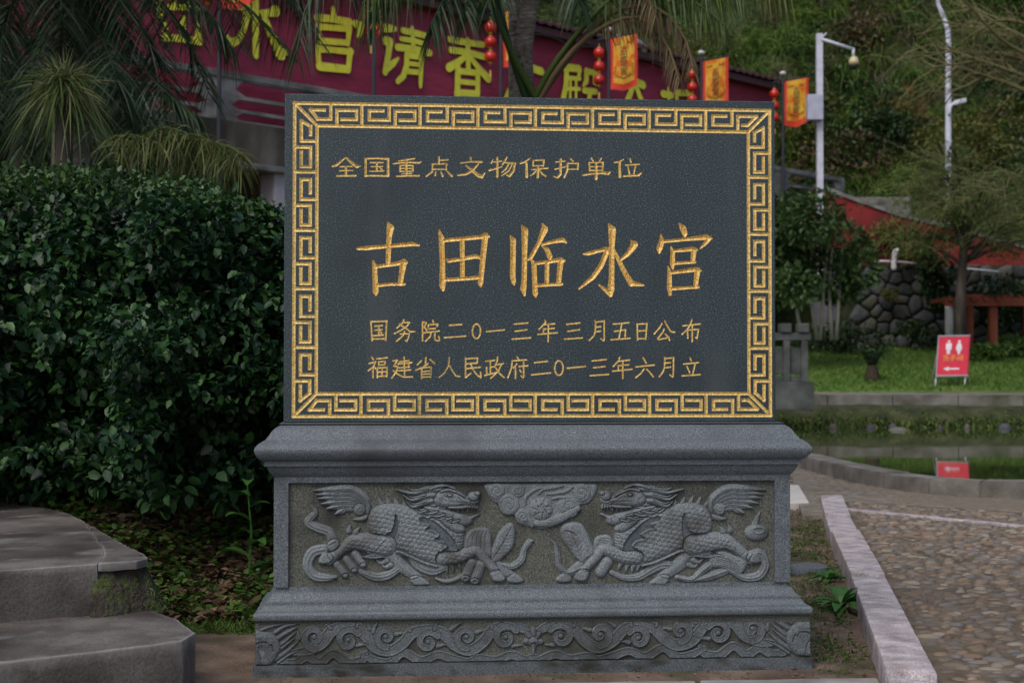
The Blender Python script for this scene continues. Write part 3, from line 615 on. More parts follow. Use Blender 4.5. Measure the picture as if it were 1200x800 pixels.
for x, y in ((563, 328), (650, 322), (710, 335), (640, 240), (600, 262), (690, 260)): hf.dome(x, y, 15, 15, .005, .020)
hf.H += np.where(hf.H > 0, (fbm(hf.X*.8, hf.Y*.8, 5)-.5)*.0012, 0)
hf.H = np.where(hf.H > 0, hf.H*.80, hf.H)
for nm, lb in (('carved_beast', 1), ('carved_beast', 2), ('carved_cloud', 3)):
    hf.mesh(nm, RELF, YP, mon, [lb])
hf.mesh('polished_band', mat('polished_band_stone', [(.34, (.045, .058, .072)), (.5, (.082, .10, .12)), (.66, (.13, .15, .17))], scale=240, detail=3, rough=.5), YP, mon, [10]); tag(bpy.data.objects['polished_band'], kind='stuff')
# ------------------------------------------------------------------ lower frieze
hf = HF(296, 728, 956, 788, .5)
TF_ = lambda x, y: (290+x/3.636, 710+y/3.636); TFm = lambda x, y: (1249.5-(290+x/3.636), 710+y/3.636-(.019*(625-290-x/3.636))*1.0*2)
def skew(T):                            # the band drops a little towards the left of the photo
    def f(x, y):
        X, Y = T(x, y); return X, Y
    return f
def half(T):
    SK(T, 3.636); G, Rb = hf.groove, hf.rib
    def rim(pts, h=.012, b=0): Rb([(x, y, w*1.75) for x, y, w in pts], h*.8, b, flat_=.88, edge=.0035)
    rim([(150, 235, 18), (200, 241, 24), (255, 214, 22), (310, 238, 24), (365, 200, 22), (430, 240, 26), (490, 226, 22), (505, 200, 14)])
    rim([(490, 206, 14), (560, 236, 24), (610, 236, 24), (665, 196, 22), (740, 231, 24), (810, 205, 20), (880, 225, 24), (940, 241, 28), (985, 220, 22), (1060, 228, 22), (1125, 206, 22), (1200, 232, 22), (1230, 215, 16)])
    rim([(190, 196, 14), (260, 186, 26), (318, 155, 32), (360, 104, 32), (415, 84, 28), (470, 88, 28), (500, 120, 30), (545, 172, 32), (605, 188, 30), (658, 160, 30), (705, 112, 30), (770, 96, 26), (830, 112, 30), (880, 162, 30), (945, 186, 30), (1005, 150, 30), (1045, 98, 28), (1110, 80, 26), (1165, 90, 24), (1200, 110, 16)], .012)
    for cx, cy, r0, sg_ in ((285, 130, 46, 1), (430, 142, 48, -1), (590, 128, 40, 1), (770, 150, 44, -1), (932, 130, 42, 1), (1100, 130, 50, -1)):
        r0 *= 1.08; a0 = math.pi*.5 if sg_ > 0 else -math.pi*.2
        pts = [(cx+r0*(1-k/22)*math.cos(a0+sg_*k*.42), cy+r0*(1-k/22)*math.sin(a0+sg_*k*.42), 36*(1-k/36)) for k in range(19)]
        Rb(pts, .010, flat_=.85, edge=.0032); hf.dome(cx, cy, 12, 12, .012)
    for x, y, dx, dy in ((350, 90, -22, -18), (470, 80, 8, -24), (540, 100, 14, -34), (640, 118, 30, -6), (690, 98, -10, -22), (800, 92, 8, -24), (880, 90, 40, -26), (985, 108, 30, -8), (1040, 86, -8, -20), (480, 165, 44, -6), (820, 168, 36, -8), (1140, 168, 30, -4), (220, 130, -6, -26), (520, 90, -8, -20)):
        Rb([(x-dx*.3, y-dy*.3, 20), (x+dx*.3, y+dy*.4, 15), (x+dx, y+dy, 3)], .010)
    # lion mask and streaming mane at the end
    for p in ([(120, 110, 20), (160, 85, 18), (215, 72, 4)], [(125, 140, 22), (170, 110, 20), (212, 88, 4)], [(125, 175, 22), (160, 150, 20), (205, 110, 4)], [(120, 225, 22), (170, 190, 22), (215, 150, 4)], [(130, 240, 14), (180, 205, 16), (235, 180, 4)], [(60, 100, 14), (100, 85, 16), (150, 74, 4)], [(110, 205, 20), (150, 175, 20), (200, 135, 4)]): Rb(p, .011, lines=1, amp=.001)
    hf.poly([(24, 110), (60, 104), (105, 116), (136, 148), (142, 185), (122, 225), (95, 252), (60, 258), (24, 256), (24, 180)], .016, 6)
    hf.groove([(24, 168), (60, 152), (100, 160), (112, 190)], 2.6, .008); hf.groove([(24, 172), (50, 200), (60, 240)], 2.0, .007)
    for k in range(5): Rb([(34+k*15, 160-k*1, 9), (35+k*15, 172, 6)], .015)
    hf.dome(50, 130, 16, 10, .006, .013); hf.dome(36, 240, 13, 13, .006, .014); hf.dome(76, 234, 18, 16, .006, .013); hf.dome(98, 150, 12, 12, .005, .014)
hf.g = 1; half(TF_); half(TFm)
SK(TF_, 3.636); hf.T = lambda x, y: (290+x/3.636, 710+y/3.636)
for k in range(5): a = math.pi*(k/4); hf.rib([(1218, 150, 26), (1218+34*math.cos(a), 150-46*math.sin(a), 30), (1218+42*math.cos(a), 150-62*math.sin(a), 8)], .011, lines=1)
hf.dome(1218, 150, 24, 24, .015); hf.rib([(1218, 165, 26), (1218, 205, 12)], .010)
wx, wz = PYn(hf.X, hf.Y, YFZ); hf.H[(wz > ZS-.003) | (wz < ZF+.004) | (np.abs(wx) > WC-.008)] = -1
hf.H += np.where(hf.H > 0, (fbm(hf.X*.8, hf.Y*.8, 9)-.5)*.001, 0)
hf.H = np.where(hf.H > 0, hf.H*.72, hf.H)
FRI = mat('frieze_relief_stone', [(.34, (.055, .066, .074)), (.5, (.098, .116, .126)), (.66, (.16, .18, .19))], scale=240, detail=3, rough=.75, bump=.3, bscale=260, bdist=.002, stain=[((.04, .042, .037), 6, .5, .7), ((.24, .25, .25), 9, .66, .72)])
hf.mesh('carved_frieze', FRI, YFZ, mon, [1])
# ------------------------------------------------------------------ ground, terrain
DIRT = mat('trodden_dirt', [(.3, (.055, .038, .026)), (.5, (.13, .092, .066)), (.7, (.22, .165, .125))], scale=4, detail=10, rough=.95, bump=.9, bscale=40, bdist=.015, fine=(160, .25), stain=[((.04, .05, .015), 2.6, .56, .70)])
LAWN = mat('lawn_soil', [(.3, (.06, .11, .015)), (.5, (.09, .17, .022)), (.7, (.15, .18, .04))], scale=1.4, detail=8, rough=.95, bump=.6, bscale=30, bdist=.03)
GRAV = mat('old_pebble_paving', [(.3, (.11, .095, .075)), (.5, (.19, .165, .135)), (.7, (.30, .27, .24))], scale=9, detail=10, rough=.9, bump=.8, bscale=45, bdist=.012, stain=[((.08, .085, .04), 1.1, .55, .75)])
PINKG = mat('pinkish_granite', [(.3, (.25, .215, .222)), (.5, (.42, .37, .385)), (.7, (.58, .53, .55))], scale=11, detail=9, rough=.82, bump=.55, bscale=45, bdist=.012, fine=(140, .35), stain=[((.24, .19, .13), 4.5, .58, .75)])
PONDST = mat('pond_kerb_stone', [(.3, (.10, .09, .075)), (.5, (.17, .155, .135)), (.7, (.27, .255, .235))], scale=4, detail=9, rough=.9, bump=.6, bscale=40, bdist=.01, stain=[((.06, .075, .025), 2.4, .6, .74)])
def sst(a, b, x): t = np.clip((x-a)/(b-a), 0, 1); return t*t*(3-2*t)
kpx = [(760, 505), (850, 527), (905, 544), (940, 555), (1000, 572), (1060, 583), (1120, 589), (1200, 592), (1300, 590), (1420, 582)]
KC = []
for x, y in kpx:
    p = PZ(x, y, 0)-CAM; KC.append((p.dot(_fx), p.dot(FH)))
KX = np.array([k[0] for k in KC]); KD = np.array([k[1] for k in KC]); o_ = np.argsort(KX); KXs, KDs = KX[o_], KD[o_]
def gz(X, D):
    bank = np.clip((D-5.95)*.27, 0, .75)*sst(-.62, -1.15, X)+.05*fbm(X*3, D*3, 3)*sst(-.6, -1.1, X)*sst(5.9, 6.5, D)
    dirt = (fbm(X*9, D*9, 8)-.5)*.075*sst(1.0, 1.25, X)*sst(5.2, 5.8, D)*sst(12, 10, D)
    kd = np.interp(X, KXs, KDs, left=30)
    pond = sst(kd+.18, kd+.5, D)*sst(25.45, 25.2, D)
    far = np.interp(D, [25.2, 25.35, 25.7, 26.25, 29.2, 37.5, 44], [0, .18, .36, .43, .56, 1.62, 1.8])+sst(25.3, 25.6, D)*(fbm(X*2, D*2, 4)-.5)*.1*sst(27, 26, D)
    return np.where(D > 25.2, far, 0)+bank+dirt-.45*pond
gx = np.concatenate([[-150, -60, -25, -12, -7, -5], np.arange(-4, 4, .07), np.arange(4, 16, .25), [18, 22, 30, 60, 150]])
gd = np.concatenate([[-60, -20, -6, 0, 2], np.arange(3, 8.5, .07), np.arange(8.5, 25, .25), np.arange(25, 27, .1), np.arange(27, 40, .5), [44, 60, 100, 300]])
XX, DD = np.meshgrid(gx, gd); Vg = Cn(XX, DD, gz(XX, DD)); nx = len(gx); jj, ii = np.meshgrid(np.arange(len(gd)-1), np.arange(nx-1), indexing='ij'); a = (jj*nx+ii).ravel()
grd = mknp('ground', Vg.reshape(-1, 3), np.stack([a, a+1, a+nx+1, a+nx], 1), DIRT, None, True); tag(grd, kind='structure')
# lawn sheet
def sheet(name, x0, x1, nx_, d0, d1, nd, fz, m, kind='structure', parent=None):
    xs = np.linspace(x0, x1, nx_); ds = np.linspace(d0, d1, nd); X, D = np.meshgrid(xs, ds); V = Cn(X, D, fz(X, D)); jj, ii = np.meshgrid(np.arange(nd-1), np.arange(nx_-1), indexing='ij'); a = (jj*nx_+ii).ravel()
    o = mknp(name, V.reshape(-1, 3), np.stack([a, a+1, a+nx_+1, a+nx_], 1), m, parent, True)
    if kind: tag(o, kind=kind)
    return o
lawnz = lambda X, D: gz(X, D)+.012+.09*fbm(X*.8, D*.8, 12)
sheet('lawn', 3, 26, 90, 29.1, 38.5, 40, lawnz, LAWN)
WAT = bpy.data.materials.new('pond_water'); WAT.use_nodes = True; b = WAT.node_tree.nodes['Principled BSDF']
b.inputs['Base Color'].default_value = (.035, .05, .016, 1); b.inputs['Roughness'].default_value = .025; b.inputs['IOR'].default_value = 1.333
N = WAT.node_tree.nodes; nn_ = N.new('ShaderNodeTexNoise'); nn_.inputs['Scale'].default_value = 1.6; nn_.inputs['Detail'].default_value = 3; tc = N.new('ShaderNodeTexCoord'); WAT.node_tree.links.new(tc.outputs['Object'], nn_.inputs['Vector'])
bp = N.new('ShaderNodeBump'); bp.inputs['Strength'].default_value = .05; bp.inputs['Distance'].default_value = .02; WAT.node_tree.links.new(nn_.outputs[0], bp.inputs['Height']); WAT.node_tree.links.new(bp.outputs[0], b.inputs['Normal'])
wp = [C(x, d+.1, .055) for x, d in zip(KXs, KDs)]+[C(20, 12, .055), C(24, 25.6, .055), C(2.4, 25.6, .055)]
tag(mk('pond_water', wp, [tuple(range(len(wp)))], WAT), kind='structure')
# pond kerb: curved stone segments
pk = empty('pond_kerb', C(*KC[4], 0), 'low curved grey stone kerb wall along the near edge of the pond', 'kerb')
crv = spline([C(x, d, 0) for x, d in zip(KXs, KDs)], 60)
for k in range(0, 54, 6):
    V = []; seg = crv[k:k+7].copy(); F = []
    seg[0] += (seg[1]-seg[0])*.01; seg[-1] -= (seg[-1]-seg[-2])*.01; h_ = .185+random.uniform(-.006, .006)
    for i, p in enumerate(seg):
        t = crv[min(k+i+1, 59)]-crv[max(k+i-1, 0)]; t /= np.linalg.norm(t); n_ = np.array([-t[1], t[0], 0])
        V += [p-n_*0+np.array([0, 0, -.5]), p+np.array([0, 0, h_]), p+n_*.27+np.array([0, 0, h_]), p+n_*.27+np.array([0, 0, -.5])]
    for i in range(len(seg)-1):
        for c in range(4): d_ = (c+1) % 4; F.append((i*4+c, i*4+4+c, i*4+4+d_, i*4+d_))
    F.append((0, 1, 2, 3)); L_ = (len(seg)-1)*4; F.append((L_+3, L_+2, L_+1, L_))
    me = bpy.data.meshes.new('kerbstone'); me.from_pydata([tuple(v) for v in V], [], F); bm = bmesh.new(); bm.from_mesh(me); bmesh.ops.recalc_face_normals(bm, faces=bm.faces)
    bmesh.ops.bevel(bm, geom=[e for e in bm.edges if len(e.link_faces) == 2 and e.calc_face_angle(0) > .7], offset=.012, segments=2, affect='EDGES'); bm.to_mesh(me); bm.free(); link('kerbstone', me, PONDST, pk)
# far pond path with stone edge
fp = sheet('far_path', 2.2, 24, 12, 26.2, 29.3, 4, lambda X, D: X*0+.62, PONDST)
EDG = mat('mossy_edging', [(.3, (.08, .075, .06)), (.5, (.15, .14, .12)), (.7, (.24, .23, .21))], scale=3, detail=9, rough=.9, bump=.6, bscale=30, bdist=.02, stain=[((.05, .06, .02), .9, .47, .62)])
fe = empty('far_path_edging', C(9, 26.2, .3), 'pale stone edging of the path on the far side of the pond', 'edging')
for k in range(18): a_ = C(2.2+k*1.2, 26.12, .40); MB().box(a_, _fx*1.185, FH*.16, (0, 0, .225+.012*random.random())).build('edging_stone', EDG, fe, bev=.012)
# rough helper
def rough(o, cuts, amp, sc, seed=1, minz=None):
    bm = bmesh.new(); bm.from_mesh(o.data); bmesh.ops.triangulate(bm, faces=[f for f in bm.faces if len(f.verts) > 4])
    for _ in range(cuts):
        bmesh.ops.subdivide_edges(bm, edges=[e for e in bm.edges if e.calc_length() > sc[1]], cuts=1, use_grid_fill=True)
    bm.normal_update()
    for v in bm.verts:
        p = v.co*sc[0]; n_ = fbm(p.x+p.z*.7, p.y-p.z*.6, seed)-.5; v.co += v.normal*float(n_)*amp
    bm.to_mesh(o.data); bm.free(); o.data.update()
    for p in o.data.polygons: p.use_smooth = True
    o.data.set_sharp_from_angle(angle=R(35))
# concrete steps on the left
st = empty('concrete_steps', PZ(120, 760, 0), 'worn grey concrete steps with a chipped mossy corner leading up to the left', 'steps')
low = [PZ(x, y, .215) for x, y in ((-160, 800), (-60, 784), (0, 776), (60, 769), (120, 762), (170, 756), (214, 750), (229, 741), (206, 724), (168, 710), (150, 704), (-160, 720))]
o = MB().prism(low, (0, 0, -.32)).build('tread', CONC, st, bev=.008); rough(o, 5, .009, (14, .05), 3)
upp = [PZ(x, y, .39) for x, y in ((-200, 690), (-60, 674), (0, 668), (50, 665), (110, 661), (160, 657), (173, 654), (170, 650), (150, 640), (130, 629), (112, 618), (98, 609), (80, 601), (50, 594), (0, 588), (-200, 580))]
def UP_(pts): return [PZ(x, y, .39) for x, y in pts]
main = [(-200, 690), (-60, 674), (0, 668), (50, 665), (114, 660.5), (134, 690), (120, 640), (100, 611), (80, 601), (50, 594), (0, 588), (-200, 580)]
main[5] = (122, 650)
o = MB().prism(UP_(main), (0, 0, -.42)).build('upper_step', CONC, st, bev=.004); rough(o, 5, .007, (14, .05), 5)
o = MB().prism(UP_([(114.5, 660.4), (160, 657), (173, 654), (169, 649), (150, 640), (130, 629), (112, 618), (101, 612), (120.4, 640), (122.4, 650)]), (0, 0, -.028)).build('corner_crust', CONC, st, bev=.004); rough(o, 4, .008, (18, .03), 8)
MOSS = mat('mossy_rubble', [(.3, (.02, .016, .012)), (.5, (.05, .04, .03)), (.65, (.06, .085, .02)), (.8, (.09, .13, .03))], scale=16, detail=8, rough=.95, bump=1, bscale=60, bdist=.02)
tpc = [p-Vector((0, 0, .02)) for p in UP_([(112, 659.5), (140, 657), (165, 653), (164, 649), (146, 642), (128, 632), (108, 622), (102, 640)])]
btc = [PZ(x, y, .205) for x, y in ((110, 728), (150, 722), (190, 716), (196, 708), (176, 690), (140, 668), (100, 660), (95, 700))]
V = tpc+btc; F = [tuple(range(8)), tuple(range(15, 7, -1))]+[(k, k+8, (k+1) % 8+8, (k+1) % 8) for k in range(8)]
o = mk('broken_corner', V, F, MOSS, st); bm = bmesh.new(); bm.from_mesh(o.data); bmesh.ops.recalc_face_normals(bm, faces=bm.faces); bm.to_mesh(o.data); bm.free(); rough(o, 6, .05, (16, .02), 16)
# front paving strip
PAV = mat('pale_paving', [(.3, (.17, .15, .14)), (.5, (.28, .26, .25)), (.7, (.38, .36, .35))], scale=5, detail=9, rough=.85, bump=.4, bscale=50, bdist=.005)
a, b_, c_, d_ = PZ(380, 803, .02), PZ(1030, 793, .02), PZ(1100, 900, .02), PZ(330, 900, .02)
fpv = empty('front_paving', a, kind='structure')
for k in range(3):
    u0, u1 = k/3+.004, (k+1)/3-.004; o = MB().prism([a.lerp(b_, u0), a.lerp(b_, u1), d_.lerp(c_, u1), d_.lerp(c_, u0)], (0, 0, -.08)).build('paving_slab', PAV, fpv, bev=.008); rough(o, 3, .006, (9, .08), k)
# kerb of the cobbled path
kb = empty('path_kerb', PZ(1000, 674, 0), 'pinkish granite kerb of long stones running beside the cobbled path', 'kerb')
LE = [(961, 580), (967, 603), (974, 622), (997, 673), (1038, 783), (1090, 915)]; RE = [(987, 580), (997, 603), (1007, 621), (1038, 675), (1100, 791), (1190, 925)]
KL = [PZ(x, y, .10) for x, y in LE]; KR = [PZ(x, y, .10) for x, y in RE]
for k in range(5):
    a, b_, c_, d_ = KL[k], KR[k], KR[k+1], KL[k+1]; e = .028/(a-d_).length; dz = Vector((0, 0, (.004, -.014, .010, .0, -.016)[k]))
    o = MB().prism([a.lerp(d_, e)+dz, b_.lerp(c_, e)+dz, c_.lerp(b_, e)+dz, d_.lerp(a, e)+dz], (0, 0, -.22)).build('kerbstone', PINKG, kb, bev=.010); rough(o, 5, .005, (30, .03), k+20)
# cobbled path
def kx(D): return np.interp(D, [3.0, 3.6, 4.42, 6.7, 11.0], [1.10, 1.18, 1.36, 1.755, 2.56])
MORT = mat('path_mortar', [(.3, (.075, .054, .034)), (.5, (.13, .098, .068)), (.7, (.19, .15, .11))], scale=8, detail=10, rough=.95, bump=.9, bscale=70, bdist=.01, fine=(150, .25), stain=[((.06, .07, .02), 2.2, .6, .72)])
cp = sheet('cobble_path', 0, 1, 30, 3.0, 11.3, 90, lambda X, D: X*0, MORT)
me = cp.data; xs = np.linspace(0, 1, 30); ds = np.linspace(3.0, 11.3, 90); X, D = np.meshgrid(xs, ds)
edgeD = lambda X: 11.0-.78*(X-2.5)
XK = kx(D)-.14+X*(6.64-kx(D)); DK = np.minimum(D, edgeD(XK)); ZP = .060+.008*(fbm(XK*6, DK*6, 2)-.5); me.vertices.foreach_set('co', Cn(XK, DK, ZP).astype(np.float32).ravel()); me.update()
cobc = [(.125, .095, .068), (.16, .13, .098), (.125, .116, .11), (.175, .12, .082), (.21, .178, .142), (.11, .09, .072)]
CM = [mat('cobble_stone', [(.3, tuple(q*.75 for q in c)), (.7, tuple(q*1.25 for q in c))], scale=30, detail=6, rough=.7, bump=.3, bscale=120, bdist=.003, rand=.35, fine=(200, .2)) for c in cobc]
def cobmesh(seed):
    r = random.Random(seed); V = []; F = []; n = 10
    rad = [1+r.uniform(-.16, .16) for _ in range(n)]
    for fr, z in ((1.0, -.35), (.97, .05), (.74, .36), (.36, .5)):
        for k in range(n): a = 2*math.pi*k/n; V.append((fr*rad[k]*math.cos(a), fr*rad[k]*math.sin(a), z+r.uniform(-.03, .03)))
    V.append((0, 0, .53))
    for i in range(3):
        for k in range(n): F.append((i*n+k, i*n+(k+1) % n, (i+1)*n+(k+1) % n, (i+1)*n+k))
    for k in range(n): F.append((3*n+k, 3*n+(k+1) % n, 4*n))
    return V, F
CMs = [cobmesh(k) for k in range(8)]; spots = []
D_ = 3.4; row = 0
while D_ < 10.9:
    x = float(kx(D_))+.05+(.045 if row % 2 else 0)
    while x < min(.40*D_+.2, 6):
        if D_ < edgeD(x)-.12 and random.random() < .93: spots.append((x+random.uniform(-.014, .014), D_+random.uniform(-.012, .012), random.uniform(.019, .046), random.uniform(.013, .027), random.gauss(0, .35), random.randrange(8), random.randrange(6)))
        x += random.uniform(.058, .104)
    D_ += .052; row += 1
spots.sort(key=lambda s_: s_[1]); ms = {}
vis = [s_ for s_ in spots if s_[0] < s_[1]*.385 and s_[1] > 4.1]; first = set(id(s_) for s_ in vis[:300]); rest = []
def cobV(s_):
    x, d, rx, ry, a, m_, c_ = s_; p = C(x, d, .060+(-.004 if m_ % 2 else .003)); V = []
    h_ = .022
    for vx, vy, vz in CMs[m_][0]:
        lx_, ly_ = vx*rx, vy*ry; u = lx_*math.cos(a)-ly_*math.sin(a); v = lx_*math.sin(a)+ly_*math.cos(a); V.append(p+_fx*u+FH*v+Vector((0, 0, vz*h_)))
    return V
for s_ in spots:
    if id(s_) in first:
        m_, c_ = s_[5], s_[6]
        if (m_, c_) not in ms:
            me = bpy.data.meshes.new('cobble'); me.from_pydata(CMs[m_][0], [], CMs[m_][1]); me.materials.append(CM[c_]); me.polygons.foreach_set('use_smooth', [True]*len(me.polygons)); ms[m_, c_] = me
        o = bpy.data.objects.new('cobble', ms[m_, c_]); COL.objects.link(o); o.parent = cp; o.location = C(s_[0], s_[1], .060+random.uniform(-.005, .003)); o.rotation_euler = (random.gauss(0, .05), random.gauss(0, .05), YAW+s_[4]); o.scale = (s_[2], s_[3], .022)
    else: rest.append(s_)
bycol = {}
for s_ in rest: bycol.setdefault(0, []).append(s_)
V = []; F = []; MI = []
for s_ in rest:
    n = len(V); V += cobV(s_); F += [tuple(i+n for i in f) for f in CMs[s_[5]][1]]; MI += [s_[6]]*len(CMs[s_[5]][1])
me = bpy.data.meshes.new('distant_cobbles'); me.from_pydata([tuple(v) for v in V], [], F)
for m_ in CM: me.materials.append(m_)
me.polygons.foreach_set('material_index', MI); me.polygons.foreach_set('use_smooth', [True]*len(F)); o = bpy.data.objects.new('distant_cobbles', me); COL.objects.link(o); o.parent = cp; tag(o, kind='stuff')
# pale edging across the path and the older paving beyond it
es = empty('path_edging', PZ(1100, 606, .06), 'thin pale stone edging line across the end of the cobbled path', 'edging')
ea, eb = PZ(995, 598, .07), PZ(1290, 626, .07); dv = (eb-ea)
for k in range(6): p = ea+dv*(k/6+.003); MB().box(p-Vector((0, 0, .06)), dv*(1/6-.006), FH*.13, (0, 0, .068)).build('edging_stone', PINKG, es, bev=.006)
def gravz(X, D): return X*0+.045+.006*(fbm(X*7, D*7, 5)-.5)
gvs = [(948, 583), (985, 578), (990, 600), (1300, 628), (1420, 582)]
gp = [PZ(x, y, .05) for x, y in ((925, 545), (940, 603), (992, 603), (1300, 628), (1420, 590))]+[C(x, d+.02, .05) for x, d in reversed(list(zip(KXs, KDs))[2:-1])]
o = MB().prism(gp, (0, 0, -.12)).build('pebble_paving', GRAV); tag(o, kind='structure'); rough(o, 5, .012, (5, .3), 4)
pebc = rng.uniform(0, 1, (2600, 2)); Xp = 2.2+pebc[:, 0]*4.5; kdp = np.interp(Xp, KXs, KDs); Dp = edgeD(Xp)+.2+pebc[:, 1]*(kdp-edgeD(Xp)-.3); ok = kdp > edgeD(Xp)+.5; Xp, Dp = Xp[ok], Dp[ok]
VV = []; FF = []
for k, (x, d) in enumerate(zip(Xp, Dp)):
    mth = CMs[k % 8]; n = len(VV); sx = random.uniform(.03, .06); sy = random.uniform(.02, .035); c0 = C(x, d, .05)
    VV += [c0+_fx*(v[0]*sx)+FH*(v[1]*sy)+Vector((0, 0, v[2]*.018)) for v in mth[0]]; FF += [tuple(i+n for i in f) for f in mth[1]]
o = mk('paving_pebbles', VV, FF, CM[1], None, True); tag(o, kind='stuff')
ws = [PZ(x, y, .06) for x, y in ((905, 567), (936, 568), (948, 588), (900, 590))]
o = MB().prism(ws, (0, 0, -.07)).build('white_slab', flat('pale_slab', (.62, .58, .54), .7), None, bev=.006); tag(o, 'small pale flat stone slab lying at the corner behind the monument', 'slab')

# ------------------------------------------------------------------ hall with banner on the terrace
W0 = C(0, 33.2, 0); WD = (_fx*.714+FH*.700).normalized(); WN = (_fx*.700-FH*.714).normalized()
def W(s_, z, off=0): p = W0+WD*s_+WN*off; return Vector((p.x, p.y, z))
def px2w(px, py, off=0): p = PL(px, py, W0+WN*off, WN); return (p-W0).dot(WD), p.z
SE = px2w(907, 100)[0]
CLOTH = mat('maroon_banner_cloth', [(.3, (.20, .014, .045)), (.5, (.26, .020, .058)), (.7, (.32, .030, .075))], scale=.8, detail=5, rough=.7, bump=.35, bscale=3, bdist=.06, stretch=(1, 1, 3))
YEL = flat('yellow_lettering', (.82, .80, .06), .6)
hall = empty('banner_hall', W(0, 5.8), 'temple hall side wall hung with a long maroon banner of big yellow characters', 'building')
xs = np.linspace(-20, SE, 160); zs = np.linspace(5.85, 9.18, 22); S_, Z_ = np.meshgrid(xs, zs)
of = .05*np.sin(S_*.9+Z_*1.3)*fbm(S_*.5, Z_*1.2, 3)+.07*(fbm(S_*.8, Z_*2.2, 6)-.5)*np.clip((7.6-Z_)/1.2, 0, 1)
Vb = np.array([tuple(W(a, c, b)) for a, b, c in zip(S_.ravel(), of.ravel(), Z_.ravel())]); nx = len(xs); jj, ii = np.meshgrid(np.arange(len(zs)-1), np.arange(nx-1), indexing='ij'); a = (jj*nx+ii).ravel()
ban = mknp('banner', Vb, np.stack([a, a+1, a+nx+1, a+nx], 1), CLOTH, hall, True)
BCH = [
 (180, 0, "70,200,40 75,310,40|210,150,45 210,310,40|60,300,45 200,310,45 340,332,50|335,190,40 325,330,45|110,60,40 320,70,45|140,-60,60 140,60,50|20,-30,50 30,120,50|250,-60,50 240,60,40"),
 (180, 0, "790,-60,55 788,200,50 785,440,46|640,60,40 725,55,55|728,60,50 718,130,55 695,230,45 645,320,45 590,345,60 562,290,26|835,100,30 900,105,50 945,90,75|850,100,40 890,230,55 940,330,70 985,415,100 1032,408,46"),
 (340, 0, "320,70,30 330,150,52|125,130,45 130,215,36|200,140,50 330,155,45 450,178,50|495,190,50 540,212,60 522,285,32|215,200,36 215,310,36|220,212,42 330,222,38 450,230,46|450,220,45 440,350,34|220,322,42 430,338,38|205,370,40 220,530,40|210,385,48 330,395,38 468,410,44|460,400,45 445,555,40|220,522,58 440,545,50"),
 (340, 0, "722,225,58 795,232,42|730,325,60 765,330,50 752,430,46 730,570,44|728,565,36 790,500,46 830,460,18|860,245,40 940,260,42 1040,285,42|850,310,34 950,325,34 1020,345,34|822,375,48 950,388,42 1030,410,46 1075,420,45|935,225,32 945,390,38|895,430,42 895,520,44 870,600,44 828,640,38|895,435,42 1010,452,42|1010,445,38 1005,560,36 1003,680,28|900,500,30 1000,512,30|900,562,36 1000,572,36"),
 (500, 0, "168,312,44 290,335,42 430,352,42|172,395,42 300,412,42 440,448,44|310,320,42 310,540,42|300,440,36 230,490,46 155,535,58|330,455,36 400,545,48 468,618,58|228,530,48 218,800,48|388,560,42 378,800,42|230,560,40 385,575,40|230,642,34 378,655,34|215,728,44 378,738,44"),
 (500, 0, "680,510,50 800,530,50 888,562,52|700,560,45 650,690,50 600,800,50|740,600,45 850,800,50"),
 (640, 40, "130,262,48 242,275,48|148,270,44 146,400,44 122,540,46|150,345,28 250,352,28|180,352,22 178,540,22|222,352,22 224,540,22|140,428,26 250,432,26|250,280,32 240,345,32|300,290,44 300,370,42 280,405,26|300,295,38 372,310,38|366,310,42 366,380,42 388,402,20|285,445,40 372,452,40|330,450,38 320,560,40"),
 (640, 40, "600,380,45 680,375,45 742,402,56|665,400,42 640,470,46 600,560,46|690,420,40 740,560,44"),
 (640, 40, "900,470,50 975,482,42|945,425,22 947,600,30|1010,460,42 1112,462,42|1012,465,34 1010,600,34|1115,462,34 1112,600,34"),
]
for ox, oy, s_ in BCH:
    sg2 = []
    for stk in s_.split('|'):
        q_ = []
        for t in stk.split():
            x, y, w_ = map(float, t.split(',')); X, Y = ox+x/6.667, oy+y/6.667; u, z = px2w(X, Y); u2, z2 = px2w(X, Y+w_/6.667*.5); q_.append((u, z, abs(z2-z)*1.22))
        for a_, b_ in zip(q_, q_[1:]): sg2.append((*a_, *b_, 1))
    lo = [min(p[0] for p in sg2)-1, min(p[1] for p in sg2)-1]; hi = [max(p[3] for p in sg2)+1.5, max(p[1] for p in sg2)+1]
    V_, F_, G_ = cdt(sg2, [(lo[0], lo[1]), (hi[0], lo[1]), (hi[0], hi[1]), (lo[0], hi[1])])
    F_ = [f for f, gg in zip(F_, G_) if gg == 1]; us = sorted({i for f in F_ for i in f}); mp_ = {i: k for k, i in enumerate(us)}
    V3 = [W(V_[i][0], V_[i][1], .055+.05*math.sin(V_[i][0]*.9+V_[i][1]*1.3)*float(fbm(V_[i][0]*.5, V_[i][1]*1.2, 3))+.07*(float(fbm(V_[i][0]*.8, V_[i][1]*2.2, 6))-.5)*min(1, max(0, (7.6-V_[i][1])/1.2))) for i in us]
    mk('banner_character', V3, [tuple(mp_[i] for i in reversed(f)) for f in F_], YEL, ban)
DKR = flat('dark_red_roof_metal', (.075, .022, .025), .6); DARK = flat('dark_interior', (.02, .02, .02), .9)
ROOFN = 420; V = []; F = []
for i in range(ROOFN+1):
    s_ = -20+(SE+.4+20)*i/ROOFN; wv = .022*math.sin(i*1.57*1.0)*1.2
    V += [W(s_, 9.22+wv, .42), W(s_, 9.30+wv, .42), W(s_, 10.6+wv, -7)]
for i in range(ROOFN): F += [(i*3, i*3+3, i*3+4, i*3+1), (i*3+1, i*3+4, i*3+5, i*3+2)]
mk('roof', V, F, DKR, hall)
